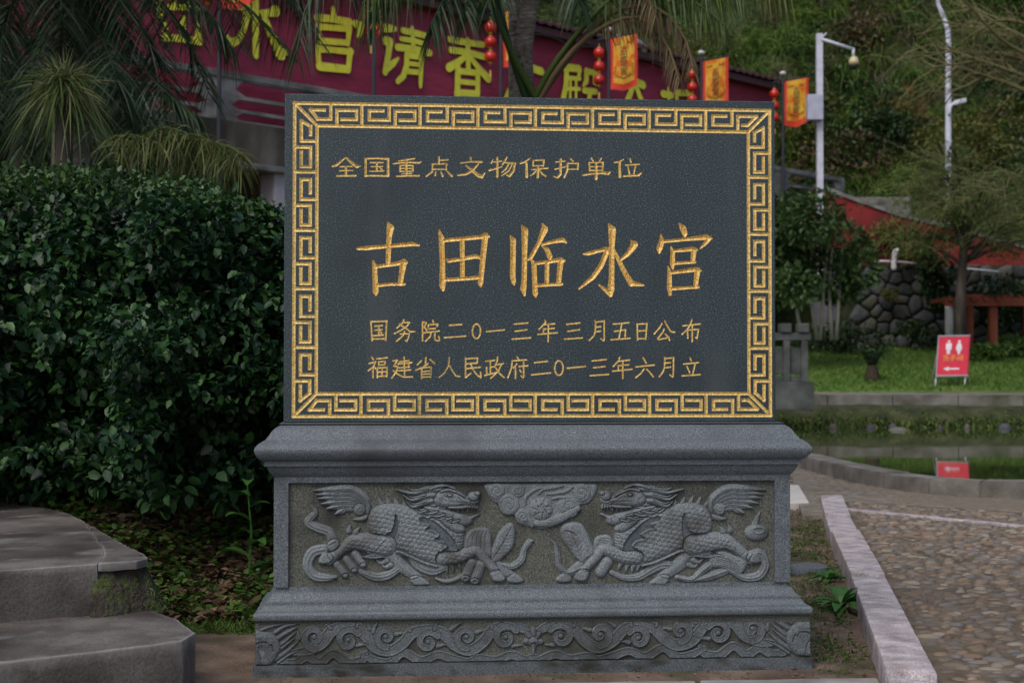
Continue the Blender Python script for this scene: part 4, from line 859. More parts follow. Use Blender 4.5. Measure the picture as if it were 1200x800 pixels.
MB().box(W(-20, 9.02, .02), WD*(SE+20), WN*.30, (0, 0, .17)).build('eave_board', DKR, hall)
MB().box(W(-20, 5.8, -.12), WD*(SE+20-.05), WN*-7, (0, 0, 3.4)).build('hall_wall', flat('red_wall_paint', (.12, .02, .03), .8), hall)
cable = MB().tube([W(-1.0+k*.4, 8.98-.1*math.sin(k*.7)**2, .36) for k in range(22)], .02, 5).build('cable', DARK, hall)
pip = [PL(x, y, W(0, 0, .3), WN)+Vector((0, 0, 0)) for x, y in ((724, 43), (731, 47), (740, 49), (748, 50), (753, 55), (754, 62))]
o = MB().tube(spline(pip, 12), .085, 10).build('vent_pipe', flat('galvanised_metal', (.5, .5, .52), .35, .6), hall, True)
BK = mat('far_bank_moss_shade', [(.3, (.014, .020, .006)), (.5, (.032, .042, .010)), (.7, (.085, .075, .04))], scale=2.5, detail=9, rough=.95, bump=1, bscale=12, bdist=.05)  # moss colours darkened to paint in the shade by the pond
sheet('far_bank', 2.2, 24, 90, 25.15, 26.15, 12, lambda X, D: gz(X, D)+.012+.03*fbm(X*4, D*4, 6), BK)
# terrace with balustrade
BAL = mat('weathered_balustrade', [(.3, (.09, .088, .085)), (.5, (.165, .162, .158)), (.7, (.26, .258, .25))], scale=1.8, detail=9, rough=.9, bump=.4, bscale=18, bdist=.02, stain=[((.035, .035, .028), 1.1, .52, .75, (1, 1, 3.0))])
ter = empty('terrace', W(0, 0, 1.2), 'raised concrete terrace with beam, pillars and dark openings below the banner hall', 'terrace')
SX = 13.2
MB().box(W(-20, 5.05, .62), WD*(SX+20), WN*-.5, (0, 0, .78)).build('beam', mat('mouldy_beam', [(.3, (.03, .026, .02)), (.5, (.07, .062, .05)), (.7, (.15, .14, .12))], scale=1.6, detail=9, rough=.95, stretch=(1, 1, .35), stain=[((.02, .022, .014), .9, .48, .7)]), ter, bev=.02)
MB().box(W(-20, 5.50, .12), WD*(SX+20), WN*-8, (0, 0, .30)).build('floor_slab', BAL, ter)
MB().box(W(-20, 4.93, .70), WD*(SX+20), WN*-.6, (0, 0, .12)).build('ledge', BAL, ter, bev=.02)
MB().box(W(-20, -.2, -2.5), WD*(SX+22), WN*-.3, (0, 0, 5.7)).build('back_wall', flat('painted_shade_wall', (.06, .055, .05), .9), ter)  # shade of the void under the terrace is put into this dark colour
WHC = flat('whitewashed_column', (.34, .33, .36), .85, stain=[((.1, .09, .08), 2, .6, .8)])
for s_ in (-17.2, -13.6, -10.0, -6.75, -3, 1, 5, 9, 12.6): MB().box(W(s_-.32, -.3, .55), WD*.64, WN*-.5, (0, 0, 5.25)).build('pillar', WHC, ter, bev=.02)
bl = empty('terrace_balustrade', W(0, 5.83, .5), 'grey stone balustrade with cloud-shaped openings along the terrace edge under the banner', 'balustrade')
posts = [-19.6+3.05*k for k in range(11)]
s257 = (px2w(257, 120, .6)[0]); sh = (s257-posts[4]); posts = [p+sh for p in posts if p+sh < SX-.1]+[SX-.1]
for s_ in posts: MB().box(W(s_-.10, 5.83, .60), WD*.20, WN*-.2, (0, 0, .95)).build('post', BAL, bl, bev=.015)
MB().box(W(posts[0], 6.64, .62), WD*(posts[-1]-posts[0]), WN*-.24, (0, 0, .13)).build('handrail', BAL, bl, bev=.015)
for a_, b_ in zip(posts, posts[1:]):
    a_ += .103; b_ -= .103; L_ = b_-a_
    if L_ < .5: continue
    def hole(x0, x1, z0, z1, st_):
        e = .09*(z1-z0)/.2
        return [(x0, z0+e), (x0+e*2*st_, z0), (x1-e*2*st_, z0), (x1, z0+e), (x1-.06, (z0+z1)/2), (x1-.10, z1-e*.6), (x1-.2, z1), (x0+.2, z1), (x0+.10, z1-e*.6), (x0+.06, (z0+z1)/2)]
    outer_ = [(a_, 5.832), (b_, 5.832), (b_, 6.638), (a_, 6.638)]
    V_ = [Vector(p) for p in outer_]; Fc = [[0, 1, 2, 3]]
    for h_ in (hole(a_+.24, b_-.24, 6.33, 6.61, 1), hole(a_+.16, b_-.16, 6.07, 6.26, 1), hole(a_+.24, b_-.24, 5.86, 6.00, 1)): n = len(V_); V_ += [Vector(p) for p in h_]; Fc.append(list(range(n, n+10)))
    r_ = delaunay_2d_cdt(V_, [], Fc, 0, 1e-5, True); F_ = [tuple(reversed(f)) for f, og in zip(r_[2], r_[5]) if list(og) == [0]]
    o = mk('panel', [W(v.x, v.y, .55) for v in r_[0]], F_, BAL, bl); md = o.modifiers.new('solid', 'SOLIDIFY'); md.thickness = .09; md.offset = 0
# ------------------------------------------------------------------ flag poles, flags, lanterns
BLK = flat('dark_pole_paint', (.025, .025, .04), .5); ORA = mat('orange_flag_cloth', [(.38, (.80, .20, .012)), (.48, (.88, .42, .02)), (.6, (.88, .58, .06))], scale=5, detail=4, rough=.7, trans=.35); REDC = flat('red_flag_edge', (.60, .035, .012), .7); INK = flat('black_flag_print', (.05, .035, .02), .8)
REDL = mat('red_lantern_silk', [(.3, (.38, .01, .008)), (.7, (.62, .025, .015))], scale=5, rough=.35, coat=.3); GLDL = flat('gold_trim', (.6, .36, .06), .4, .4)
def textmesh(body, size, name):
    cu = bpy.data.curves.new(name, 'FONT'); cu.body = body; cu.size = size; cu.align_x = 'CENTER'; cu.align_y = 'CENTER'; cu.space_line = .72; cu.resolution_u = 2
    o = bpy.data.objects.new(name, cu); COL.objects.link(o); bpy.context.view_layer.update(); me = bpy.data.meshes.new_from_object(o.evaluated_get(bpy.context.evaluated_depsgraph_get())); bpy.data.objects.remove(o)
    return np.array([tuple(v.co) for v in me.vertices]).reshape(-1, 3), [tuple(p.vertices) for p in me.polygons]
TXV, TXF = textmesh('古\n田\n临\n水\n宫', .20, 't')
pl_px = [257, 438, 587, 713.5, 822, 917.5]; flw = [(262, 283), (436, 451), (590, 606), (717, 741), (826, 851), (921, 947)]
names = ['at the far left over the palm fronds', 'beside the second yellow character', 'just left of the palm trunk', 'just right of the palm trunk', 'second from the right end of the hall', 'beyond the right end of the hall']
for k, px in enumerate(pl_px):
    s0, _ = px2w(px, 100, .8); b0 = W(s0, 5.83, .80)

    pole = empty('flag_pole', b0, 'slim dark flag pole with a cross arm, '+names[k], 'flag pole', 'flag poles along the terrace')
    MB().tube([b0-Vector((0, 0, .8)), b0+Vector((0, 0, 3.48))], [.045, .035], 8).build('pole', BLK, pole)
    d = (P(flw[k][1], 60, 33)-P(flw[k][0], 60, 33)).length*(b0-CAM).length/33; dirv = (RT*1.0+WN*.25).normalized(); dirv.z = .16; W_ = .60; fl_ = d
    if k == 1: dirv = (RT*.35-FH*1.0).normalized(); dirv.z = .1
    fw_ = .60 if k != 1 else .6
    dirv = dirv.normalized()
    MB().tube([b0+Vector((0, 0, 3.30))-dirv*.30, b0+Vector((0, 0, 3.30))+dirv*(fw_+.15)], .018, 6).build('arm', BLK, pole)
    lh = MB().lathe(b0+Vector((0, 0, 3.46)), [(.02, 0), (.09, .02), (.09, .08), (.03, .11)], 10).build('lamp_cap', flat('white_plastic', (.6, .6, .62), .4), pole, True)
    # flag
    fo = b0+Vector((0, 0, 3.27)); fg_ = empty('banner_flag', fo, ['orange hanging flag almost out of frame above the second character stroke', 'orange hanging flag turned edge-on between the second and third yellow characters', 'orange hanging flag half hidden behind the palm trunk', 'orange hanging flag with black writing over the last-but-one yellow character', 'orange hanging flag over the right part of the hall roof line', 'orange hanging flag with black writing nearest the white camera pole'][k], 'flag', 'orange flags with black writing')
    nrm = dirv.cross(Vector((0, 0, 1))).normalized(); 
    def fp_(u, v, o_=0): return fo+dirv*(.07+u*fw_)+Vector((0, 0, -v))+nrm*(.035*math.sin(u*5+v*3+k)*v+o_)
    nv = 26; edge = []
    Ln = 1.22
    ptsL = [(-.04-.025*(i % 2), i/nv*Ln) for i in range(nv+1)]; ptsR = [(1.04+.025*(i % 2), i/nv*Ln) for i in range(nv+1)]
    V = []; F = []
    for i in range(nv+1):
        for u in np.linspace(0, 1, 7):
            uu = ptsL[i][0]+(ptsR[i][0]-ptsL[i][0])*u; vv = i/nv*(Ln+.11-.20*abs(u-.5)); V.append(fp_(uu, vv, 0))
    for i in range(nv):
        for j in range(6): a_ = i*7+j; F.append((a_, a_+7, a_+8, a_+1))
    mk('fringe', V, F, REDC, fg_, True)
    V = []; F = []
    for i in range(nv+1):
        for u in np.linspace(0, 1, 7): V.append(fp_(.07+.86*u, .01+i/nv*(Ln-.05-.16*abs(u-.5)), .010))
    for i in range(nv):
        for j in range(6): a_ = i*7+j; F.append((a_, a_+7, a_+8, a_+1))
    mk('cloth', V, F, ORA, fg_, True)
    V = [fp_(.5+v[0]/fw_*.95, .60-v[1]*.96, .018) for v in TXV]; mk('lettering', V, TXF, INK, fg_)
    orn = MB()
    for sgn in (-1, 1):
        orn.tube([fp_(.5+sgn*(.12+.05*j+.04*math.sin(j*2)), .16+.03*math.cos(j*1.9), .018) for j in range(6)], .008, 4); orn.tube([fp_(.5+sgn*(.36-.03*math.cos(j*1.5)), .98-.055*j+.02*math.sin(j), .018) for j in range(6)], .008, 4)
        orn.tube([fp_(.5+sgn*.05*j, 1.02-.012*j+.02*math.sin(j*2), .018) for j in range(7)], .010, 4)
    tag(orn.build('ornament', INK, fg_), kind='stuff')
    # lantern string
    lo_ = b0-dirv*.24+Vector((0, 0, 3.22)); ls = empty('lantern_string', lo_, 'three small red lanterns strung on the '+['leftmost flag pole', 'pole between second and third characters', 'pole left of the palm trunk', 'pole right of the palm trunk', 'pole second from the right', 'rightmost flag pole'][k], 'lanterns', 'red lantern strings')
    MB().tube([lo_, lo_-Vector((0, 0, 1.1))], .006, 4).build('cord', GLDL, ls)
    for j in range(3):
        c = lo_-Vector((0, 0, .24+.33*j)); prf = [(.03, -.125), (.09, -.11), (.135, -.05), (.14, 0), (.135, .05), (.09, .11), (.03, .125)]
        V = MB().lathe(c, prf, 14).build('lantern', REDL, ls, True); MB().lathe(c, [(.045, .12), (.045, .15)], 10).lathe(c, [(.045, -.15), (.045, -.12)], 10).build('collar', GLDL, V)
    MB().lathe(lo_-Vector((0, 0, 1.25)), [(.03, -.12), (.022, 0), (.01, .05)], 8).build('tassel', GLDL, ls)
# ------------------------------------------------------------------ right background: walls, posts, signs
STN = [mat('wall_field_stone', [(.3, tuple(q*.6 for q in c)), (.55, c), (.75, tuple(q*1.5 for q in c))], scale=3.5, detail=8, rough=.85, bump=.6, bscale=14, bdist=.03, rand=.6, stain=[((.05, .06, .025), 1.6, .56, .75)]) for c in ((.055, .058, .062), (.072, .066, .058), (.046, .05, .054), (.066, .07, .072))]
rw = empty('stone_retaining_wall', C(11, 37.4, 1.5), 'dark rubble stone retaining wall of rounded boulders behind the lawn under the red wall', 'wall')
U0, U1, Z0, Z1 = 8.9, 17.5, 1.15, 3.87; DW = 37.6
MB().box(C(U0, DW+.12, Z0-.6), _fx*(U1-U0), FH*.8, (0, 0, Z1-Z0+.6)).build('mortar_core', mat('mossy_mortar', [(.3, (.014, .015, .010)), (.5, (.028, .034, .014)), (.65, (.05, .07, .02))], scale=3, rough=.95), rw)
seeds = []
for r_ in range(9):
    for c_ in range(30):
        seeds.append((U0-.2+c_*.43+(.2 if r_ % 2 else 0)+random.uniform(-.18, .18), Z0-.1+r_*.37+random.uniform(-.15, .15)))
def clip(poly, nx_, ny_, c_):
    out = []
    for i in range(len(poly)):
        a, b = poly[i], poly[(i+1) % len(poly)]; da = a[0]*nx_+a[1]*ny_-c_; db = b[0]*nx_+b[1]*ny_-c_
        if da <= 0: out.append(a)
        if da*db < 0: t = da/(da-db); out.append((a[0]+(b[0]-a[0])*t, a[1]+(b[1]-a[1])*t))
    return out
for k, (u, v) in enumerate(seeds):
    if not (U0 < u < U1 and Z0-.05 < v < Z1+.1): continue
    poly = [(max(U0, u-.6), max(Z0-.2, v-.6)), (min(U1, u+.6), max(Z0-.2, v-.6)), (min(U1, u+.6), min(Z1, v+.6)), (max(U0, u-.6), min(Z1, v+.6))]
    for (a, b) in seeds:
        if (a, b) != (u, v) and abs(a-u) < 1.1 and abs(b-v) < 1.1:
            nx_, ny_ = a-u, b-v; poly = clip(poly, nx_, ny_, (nx_*(a+u)+ny_*(b+v))/2)
    if len(poly) < 3: continue
    cx_ = sum(p[0] for p in poly)/len(poly); cy_ = sum(p[1] for p in poly)/len(poly)
    # soften corners
    q_ = []
    for i in range(len(poly)):
        a, b = poly[i], poly[(i+1) % len(poly)]
        for t in (.14, .86): q_.append((a[0]+(b[0]-a[0])*t, a[1]+(b[1]-a[1])*t))
    n = len(q_); V = []; F = []; bulge = random.uniform(.06, .13); rr_ = random.Random(k)
    for fr, dp in ((.965, .14), (.95, .02), (.86, -.62*bulge), (.5, -.97*bulge)):
        for x, y in q_:
            p = C(cx_+(x-cx_)*fr, DW, cy_+(y-cy_)*fr)+FH*(dp+rr_.uniform(-.012, .012)); V.append(p)
    V.append(C(cx_, DW, cy_)+FH*(-bulge))
    for i in range(3):
        for j in range(n): a = i*n+j; b = i*n+(j+1) % n; F.append((a, b, b+n, a+n))
    for j in range(n): F.append((3*n+j, 3*n+(j+1) % n, 4*n))
    o = mk('stone', V, F, STN[rr_.randrange(4)], rw, True)
REDW = mat('red_wall_paint_old', [(.3, (.15, .008, .010)), (.5, (.23, .012, .014)), (.7, (.28, .02, .02))], scale=1.2, detail=8, rough=.8, stain=[((.05, .012, .012), 1.0, .55, .78, (1, 1, .3)), ((.11, .09, .06), 2.4, .68, .8)])
rdw = empty('red_parapet_wall', C(12, 38.4, 4.1), 'sloping dark red painted wall with a grey coping on top of the stone retaining wall', 'wall')
def PD(px, py, D): return C((px-600)/FPX*D, D, CAM.z+(434.2-py)/FPX*D)
tp_ = [(958, 218), (1000, 234), (1058, 254), (1120, 268), (1200, 290), (1330, 318)]
MB().prism([PD(x, y, 38.3) for x, y in [(958, 312), (1330, 322)]+tp_[::-1]], FH*.35).build('wall', REDW, rdw)
for a, b in zip(tp_, tp_[1:]): p, q_ = PD(*a, 38.24), PD(*b, 38.24); MB().prism([p, q_, q_+Vector((0, 0, .10)), p+Vector((0, 0, .10))], FH*.46).build('coping', BAL, rdw)
o = MB().box(PD(993, 252, 42), _fx*1.9, FH*2, (0, 0, .55)).build('concrete_ledge', BAL, None, bev=.03); tag(o, 'grey weathered concrete ledge behind the top of the sloping red wall', 'ledge')
WPI = flat('white_pipe', (.62, .62, .66), .4)
wp_ = empty('white_drain_pipe', PD(1030, 306, 37.2), 'white drain pipe along the top of the stone wall with an upturned hook end', 'pipe')
MB().tube([PD(x, y, 37.15) for x, y in ((1018, 305), (1050, 306), (1084, 309))], .03, 8).build('pipe_run', WPI, wp_, True)
MB().tube(spline([PD(x, y, 36.9) for x, y in ((1048, 316), (1048, 308), (1049, 299), (1050, 294), (1054, 293))], 12), .07, 8).build('pipe_hook', WPI, wp_, True)
MB().tube([PD(x, y, 37.15) for x, y in ((1130, 314), (1172, 318))], .03, 8).build('pipe_run', WPI, wp_, True)
o = MB().tube([PD(1112.5, 396, 36), PD(1112.5, 352, 36)], .105, 12).build('white_post', WPI, None, True); tag(o, 'short plain white post between the stone wall and the bare tree trunk', 'post')
RUST = mat('red_brown_timber', [(.3, (.10, .018, .008)), (.5, (.17, .032, .012)), (.7, (.24, .06, .025))], scale=3, detail=7, rough=.75, stretch=(1, 1, .2))
pg = empty('timber_frame', PD(1165, 420, 35), 'red brown timber frame of posts and beams behind the toilet sign', 'timber frame')
for px_, D_ in ((1165, 35), (1137, 36.6), (1205, 36.6)): MB().box(PD(px_-4.5, 424, D_), _fx*.19, FH*.19, (0, 0, 1.55)).build('post', RUST, pg, bev=.01)
MB().box(PD(1108, 358, 34.9), _fx*2.6, FH*.16, (0, 0, .20)).build('beam', RUST, pg, bev=.01); MB().box(PD(1120, 350, 36.5), _fx*2.2, FH*.16, (0, 0, .12)).build('beam', RUST, pg, bev=.01)
for k in range(5): MB().box(PD(1112+k*14, 352, 34.8), _fx*.09, FH*1.9, (0, 0, .10)).build('rafter', RUST, pg)
# toilet direction sign: leaning A-board
SIGR = flat('red_sign_face', (.72, .03, .065), .45); WHT = flat('white_print', (.82, .8, .84), .5); ORG = flat('orange_print', (.95, .42, .05), .5); ALU = flat('aluminium_tube', (.42, .43, .47), .4, .5)
sc_ = PD(1097, 440, 30); ang = R(7.5); su = (_fx*math.cos(R(3))-Vector((0, 0, math.sin(R(-1)))) ).normalized(); sv = (Vector((0, 0, 1))*math.cos(ang)+_fx*math.sin(ang)+FH*.20).normalized(); sn = su.cross(sv).normalized()
if sn.dot(FH) > 0: sn = -sn
sg_ = empty('toilet_sign', PD(1112, 459, 30), 'red leaning toilet direction board with two white figures and an arrow on aluminium legs', 'sign')
SWd, SHt = .645, .86
def sp(u, v, o_=0): return sc_+su*(u*SWd)+sv*(v*SHt)+sn*o_
MB().box(sp(0, 0), su*SWd, sv*SHt, sn*.02).build('board', SIGR, sg_)
fr = MB()
for a, b, c, d in ((-.03, -.02, 1.03, .012), (-.03, .988, 1.03, 1.02), (-.03, .012, 0, .988), (1.0, .012, 1.03, .988)): MB().box(sp(a, b, -.005), su*(c-a)*SWd, sv*(d-b)*SHt, sn*.035).build('frame_bar', ALU if a != 1.0 else flat('maroon_edge', (.25, .02, .04), .5), sg_)
for u in (.0, .96): MB().tube([sp(u, 0, -.0), sp(u-.02, -.38, .0)], .018, 8).build('leg', ALU, sg_, True)
for u in (.05, .92): MB().tube([sp(u, .9, -.03), sp(u+.02, -.40, -.60)], .016, 8).build('leg', ALU, sg_, True)
def decal(polys, name, m):
    V = []; F = []
    for q_ in polys: n = len(V); V += [sp(x, y, .024) for x, y in q_]; F.append(tuple(range(n, n+len(q_))))
    mk(name, V, F, m, sg_)
def circ(x, y, rx, ry): return [(x+rx*math.cos(k*math.pi/5), y+ry*math.sin(k*math.pi/5)) for k in range(10)]
decal([circ(.34, .86, .045, .032), [(.25, .82), (.43, .82), (.44, .66), (.40, .66), (.39, .54), (.35, .54), (.34, .64), (.33, .54), (.29, .54), (.28, .66), (.24, .66)]], 'man_figure', WHT)
decal([circ(.68, .86, .045, .032), [(.63, .82), (.73, .82), (.79, .68), (.75, .66), (.77, .62), (.72, .62), (.715, .54), (.645, .54), (.64, .62), (.59, .62), (.61, .66), (.57, .68)]], 'woman_figure', WHT)
TX2, TF2 = textmesh('洗手间', 1.0, 't2'); mk('lettering', [sp(.5+v[0]*.23, .43+v[1]*.17, .024) for v in TX2], TF2, ORG, sg_)
decal([[(.20, .17), (.38, .115), (.38, .15), (.72, .155), (.72, .185), (.38, .19), (.38, .225)]], 'arrow', WHT)
# stone balustrade by the pond
SB = mat('mossy_grey_stone', [(.3, (.04, .045, .04)), (.5, (.07, .078, .074)), (.7, (.12, .13, .122))], scale=3, detail=8, rough=.88, bump=.4, bscale=30, bdist=.01, stain=[((.07, .075, .04), 1.5, .58, .75)])
sb = empty('pond_balustrade', PD(931, 475, 24), 'weathered grey stone balustrade with square posts at the corner of the pond', 'balustrade')
def bx2(x0, x1, y0, y1, D, dep, name, m=SB, bev=.012): a = PD(x0, y1, D); MB().box(a, _fx*((x1-x0)/FPX*D), FH*dep, (0, 0, (y1-y0)/FPX*D)).build(name, m, sb, bev=bev)
bx2(860, 954, 447, 480, 23.8, .5, 'base_course'); bx2(855, 951, 389.5, 398.5, 24, .20, 'handrail')
for x0 in (915, 936, 893, 872): bx2(x0, x0+13, 378.5, 389.3, 23.96, .28, 'post_cap', bev=.02); bx2(x0+3.5, x0+11, 398.7, 446.8, 24, .18, 'post')
for x0, x1 in ((926.2, 939.3), (904.2, 918.3), (883.3, 896.3)): bx2(x0, x1, 407, 438, 24.10, .05, 'infill_panel'); bx2(x0, x1, 440.3, 446.8, 24.03, .12, 'lower_rail')
# camera pole and street lamp
POL = flat('white_pole_paint', (.58, .60, .70), .4)
cpz = PD(962, 300, 38); cpl = empty('camera_pole', cpz, 'tall white square pole with a grey cabinet and a dome camera on a side arm', 'pole')
MB().box(PD(958.6, 330, 38), _fx*.165, FH*.165, (0, 0, (330-37)/FPX*38)).build('pole', POL, cpl, bev=.01)
MB().box(PD(947.5, 139, 37.75), _fx*.42, FH*.25, (0, 0, .68)).build('cabinet', flat('grey_cabinet', (.42, .44, .56), .5), cpl, bev=.015)
MB().tube([PD(964, 44, 38), PD(1001, 56, 38)], .045, 8).tube([PD(1001.5, 55, 38), PD(1001.5, 66, 38)], .04, 8).build('arm', POL, cpl, True)
MB().lathe(PD(1002, 70, 38), [(.05, .12), (.10, .08), (.13, .0), (.14, -.10)], 14).build('camera_housing', flat('cream_housing', (.62, .52, .30), .4), cpl, True)
MB().lathe(PD(1002, 76, 38), [(.12, .035), (.11, -.02), (.06, -.08), (.01, -.10)], 14).build('camera_dome', flat('dark_dome', (.03, .03, .03), .15), cpl, True)
MB().tube([PD(966, 41, 38), PD(970, 37, 38)], .02, 6).build('antenna', POL, cpl)
lp = empty('street_lamp', PD(1113, 290, 41), 'slender white street lamp post with a bent top and small bracket lamp', 'street lamp')
pts = [PD(1111, 300, 41), PD(1112.5, 200, 41), PD(1113, 100, 41), PD(1113.5, 45, 41), PD(1112.5, 32, 41), PD(1108, 18, 41), PD(1102, 4, 41), PD(1099, -12, 41), PD(1090, -28, 41)]
MB().tube(pts, [.10, .095, .085, .08, .075, .07, .06, .055, .05], 10).build('pole', POL, lp, True)
MB().tube(spline([PD(x, y, 40.9) for x, y in ((1114, 134), (1115, 125), (1118, 121), (1122, 119))], 8), .045, 8).build('bracket', POL, lp, True)
MB().box(PD(1120, 122, 40.8), _fx*.36+Vector((0, 0, .09)), FH*.2, (0, 0, .14)).build('lamp_head', flat('pale_lamp_head', (.6, .62, .70), .35), lp, bev=.04)
# ------------------------------------------------------------------ hillside
HILLM = mat('hillside_soil', [(.3, (.018, .030, .006)), (.5, (.034, .055, .012)), (.7, (.07, .07, .025))], scale=.35, detail=9, rough=.95, bump=1, bscale=3, bdist=.3, stain=[((.16, .06, .022), .28, .64, .72)])
def hz(X, D):
    ds = np.interp(X, [-40, 1.5, 8.5, 60], [47, 47, 42.4, 42.4]); zs = np.interp(X, [-40, 1.5, 8.5, 60], [6.5, 6.5, 4.0, 4.0])
    return zs+(D-ds)*1.28+(fbm(X*.22, D*.22, 21)-.5)*4.2*sst(0, 4, D-ds)+(fbm(X*.9, D*.9, 22)-.5)*1.1-8*sst(.2, -3, D-ds)
hs = sheet('hillside', -40, 55, 150, 39.5, 92, 110, hz, HILLM)
# ------------------------------------------------------------------ vegetation
def LM(name, a, b, c=None, rough=.5, trans=.25, isl=.8, spec=.4): return mat(name, [(.15, a), (.5, b), (.85, c or b)], scale=1.5, rough=rough, island=isl, trans=trans, spec=spec)
HEDM = LM('hedge_leaf', (.006, .024, .012), (.013, .046, .016), (.045, .115, .028), .42, .10, spec=.3)
BARK = mat('bark', [(.3, (.022, .016, .013)), (.5, (.05, .038, .030)), (.7, (.10, .08, .066))], scale=6, detail=8, rough=.9, bump=.8, bscale=25, bdist=.02, stretch=(1, 1, .3))
PALB = mat('palm_trunk', [(.3, (.07, .062, .052)), (.5, (.14, .125, .105)), (.7, (.21, .19, .165))], scale=5, detail=8, rough=.9, bump=1, bscale=14, bdist=.03, stretch=(1, 1, 3))
GRM = LM('grass_blades', (.05, .10, .016), (.075, .16, .022), (.13, .19, .05), .6, .3)
BRN = LM('dead_leaves', (.05, .028, .015), (.10, .058, .032), (.20, .13, .085), .8, .05)
# hedge
def hedge():
    root = empty('hedge', C(-2.2, 6.8, .3), 'tall dense dark green clipped hedge of glossy pointed leaves left of the monument', 'hedge')
    # surface function in camera frame: X from -4.2 to .1; top z; front D
    def top(X, D): return 1.93+.17*(fbm(X*1.3, D*1.3, 31)-.5)*2+.0*X-.11*sst(-1.9, -.7, X)+.07*np.sin(X*2.1+1)
    def front(X, z): return 6.28+.55*sst(-1.55, -2.0, X)+.62*(fbm(X*1.5+3, z*1.8, 33)-.5)*2+.22*(fbm(X*5, z*5, 35)-.5)*2+.25*sst(1.3, 2.0, z)-.1*sst(1.0, .2, z)+.32*sst(-1.6, -1.0, X)
    C_, D_, S_ = [], [], []
    def clusters(n, f, k, spread, sz):
        for _ in range(n):
            r_ = f()
            if r_ is None: continue
            p, nrm = r_; m_ = random.randint(*k)
            ax = np.array(nrm)+rng.normal(0, .45, 3)+np.array([0, 0, -.15]); ax /= np.linalg.norm(ax); p = np.array(p)
            for j in range(m_):
                q_ = p+ax*(j-m_/2)*spread+rng.normal(0, .012, 3); sd_ = rng.normal(0, 1, 3); sd_ -= ax*sd_.dot(ax); sd_ /= np.linalg.norm(sd_)
                C_.append(q_); D_.append(sd_*.8+ax*.55+np.array([0, 0, -.35])); S_.append(sz*random.uniform(.6, 1.25))
    fn = np.array([-FH.x, -FH.y, 0])
    def ftop():
        X = random.uniform(-4.6, .3); D = random.uniform(6.0, 8.3); z = float(top(X, D)); return (tuple(C(X, D, z+random.gauss(0, .03))), (0, 0, 1)) if D > front(X, z)-.05 else None
    def ffront():
        X = random.uniform(-4.6, .3); z = random.uniform(.42, 1.95)
        if X < -1.6 and z < .60+.12*fbm(X*4, 2, 8): return None
        if z > top(X, 6.5) or z < .40+1.6*sst(-.9, -.2, X)*0: return None
        if X > -1.75 and z < .42+.42*sst(-1.85, -1.35, X)+.1*fbm(X*5, 1, 3): return None
        hole = fbm(X*2.1, z*2.3, 37); dn = .56 if z < 1.25 else (.62 if z < 1.6 else .9)
        if hole > dn and random.random() < .96: return None
        D = float(front(X, z))+(.0 if random.random() < .8 else random.uniform(.05, .3)); return tuple(C(X, D+random.gauss(0, .03), z)), tuple(fn)
    clusters(4600, ftop, (5, 8), .018, .036); NT = len(C_); clusters(5600, ffront, (5, 9), .020, .047)
    def fdeep():
        X = random.uniform(-4.6, .3); z = random.uniform(.46, 1.88)
        return tuple(C(X, float(front(X, z))+random.uniform(.2, .8), z)), tuple(fn)
    clusters(5200, fdeep, (5, 8), .03, .06)
    V, F = leaf_np(np.array(C_[NT:]), np.array(D_[NT:]), np.array(S_[NT:])*1.12, 'ovate', 1.15); o = mknp('foliage', V, F, HEDM, root); tag(o, kind='stuff')
    V, F = leaf_np(np.array(C_[:NT]), np.array(D_[:NT])+np.array([0, 0, .5]), np.array(S_[:NT]), 'ovate', 1.1); o = mknp('top_leaves', V, F, LM('top_hedge_leaf', (.016, .045, .016), (.035, .085, .022), (.09, .17, .04), .4, .15, spec=.35), root); tag(o, kind='stuff')  # smaller leaves in a brighter, greener colour along the top
    # stems in the heart of the hedge
    mb = MB()
    for k in range(46):
        x = -4.4+k*.10+random.uniform(-.05, .05); p = C(x, (7.1 if x > -1.6 else 7.75)+random.uniform(-.25, .3), .3); mb.tube([p, p+Vector((random.uniform(-.2, .2), random.uniform(-.2, .2), .7)), p+Vector((random.uniform(-.4, .4), random.uniform(-.3, .3), 1.4))], [.022, .015, .006], 5)
    tag(mb.build('stems', BARK, root), kind='stuff')
    core = []  # near-black sheet behind the leaves, painted as the hedge's inner shade
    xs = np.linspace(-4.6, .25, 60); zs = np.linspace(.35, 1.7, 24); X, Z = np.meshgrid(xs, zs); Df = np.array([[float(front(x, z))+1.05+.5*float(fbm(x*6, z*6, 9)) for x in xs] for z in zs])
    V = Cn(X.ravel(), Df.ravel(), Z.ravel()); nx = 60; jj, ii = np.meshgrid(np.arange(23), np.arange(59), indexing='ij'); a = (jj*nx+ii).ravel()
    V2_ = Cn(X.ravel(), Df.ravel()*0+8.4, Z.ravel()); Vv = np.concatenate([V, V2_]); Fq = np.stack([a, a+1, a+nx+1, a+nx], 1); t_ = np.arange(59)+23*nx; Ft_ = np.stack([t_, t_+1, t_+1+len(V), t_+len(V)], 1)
    o = mknp('inner_shade_sheet', Vv, np.concatenate([Fq, Fq+len(V), Ft_]), flat('inner_shade_sheet', (.010, .018, .010), .9), root); tag(o, kind='stuff')
hedge()
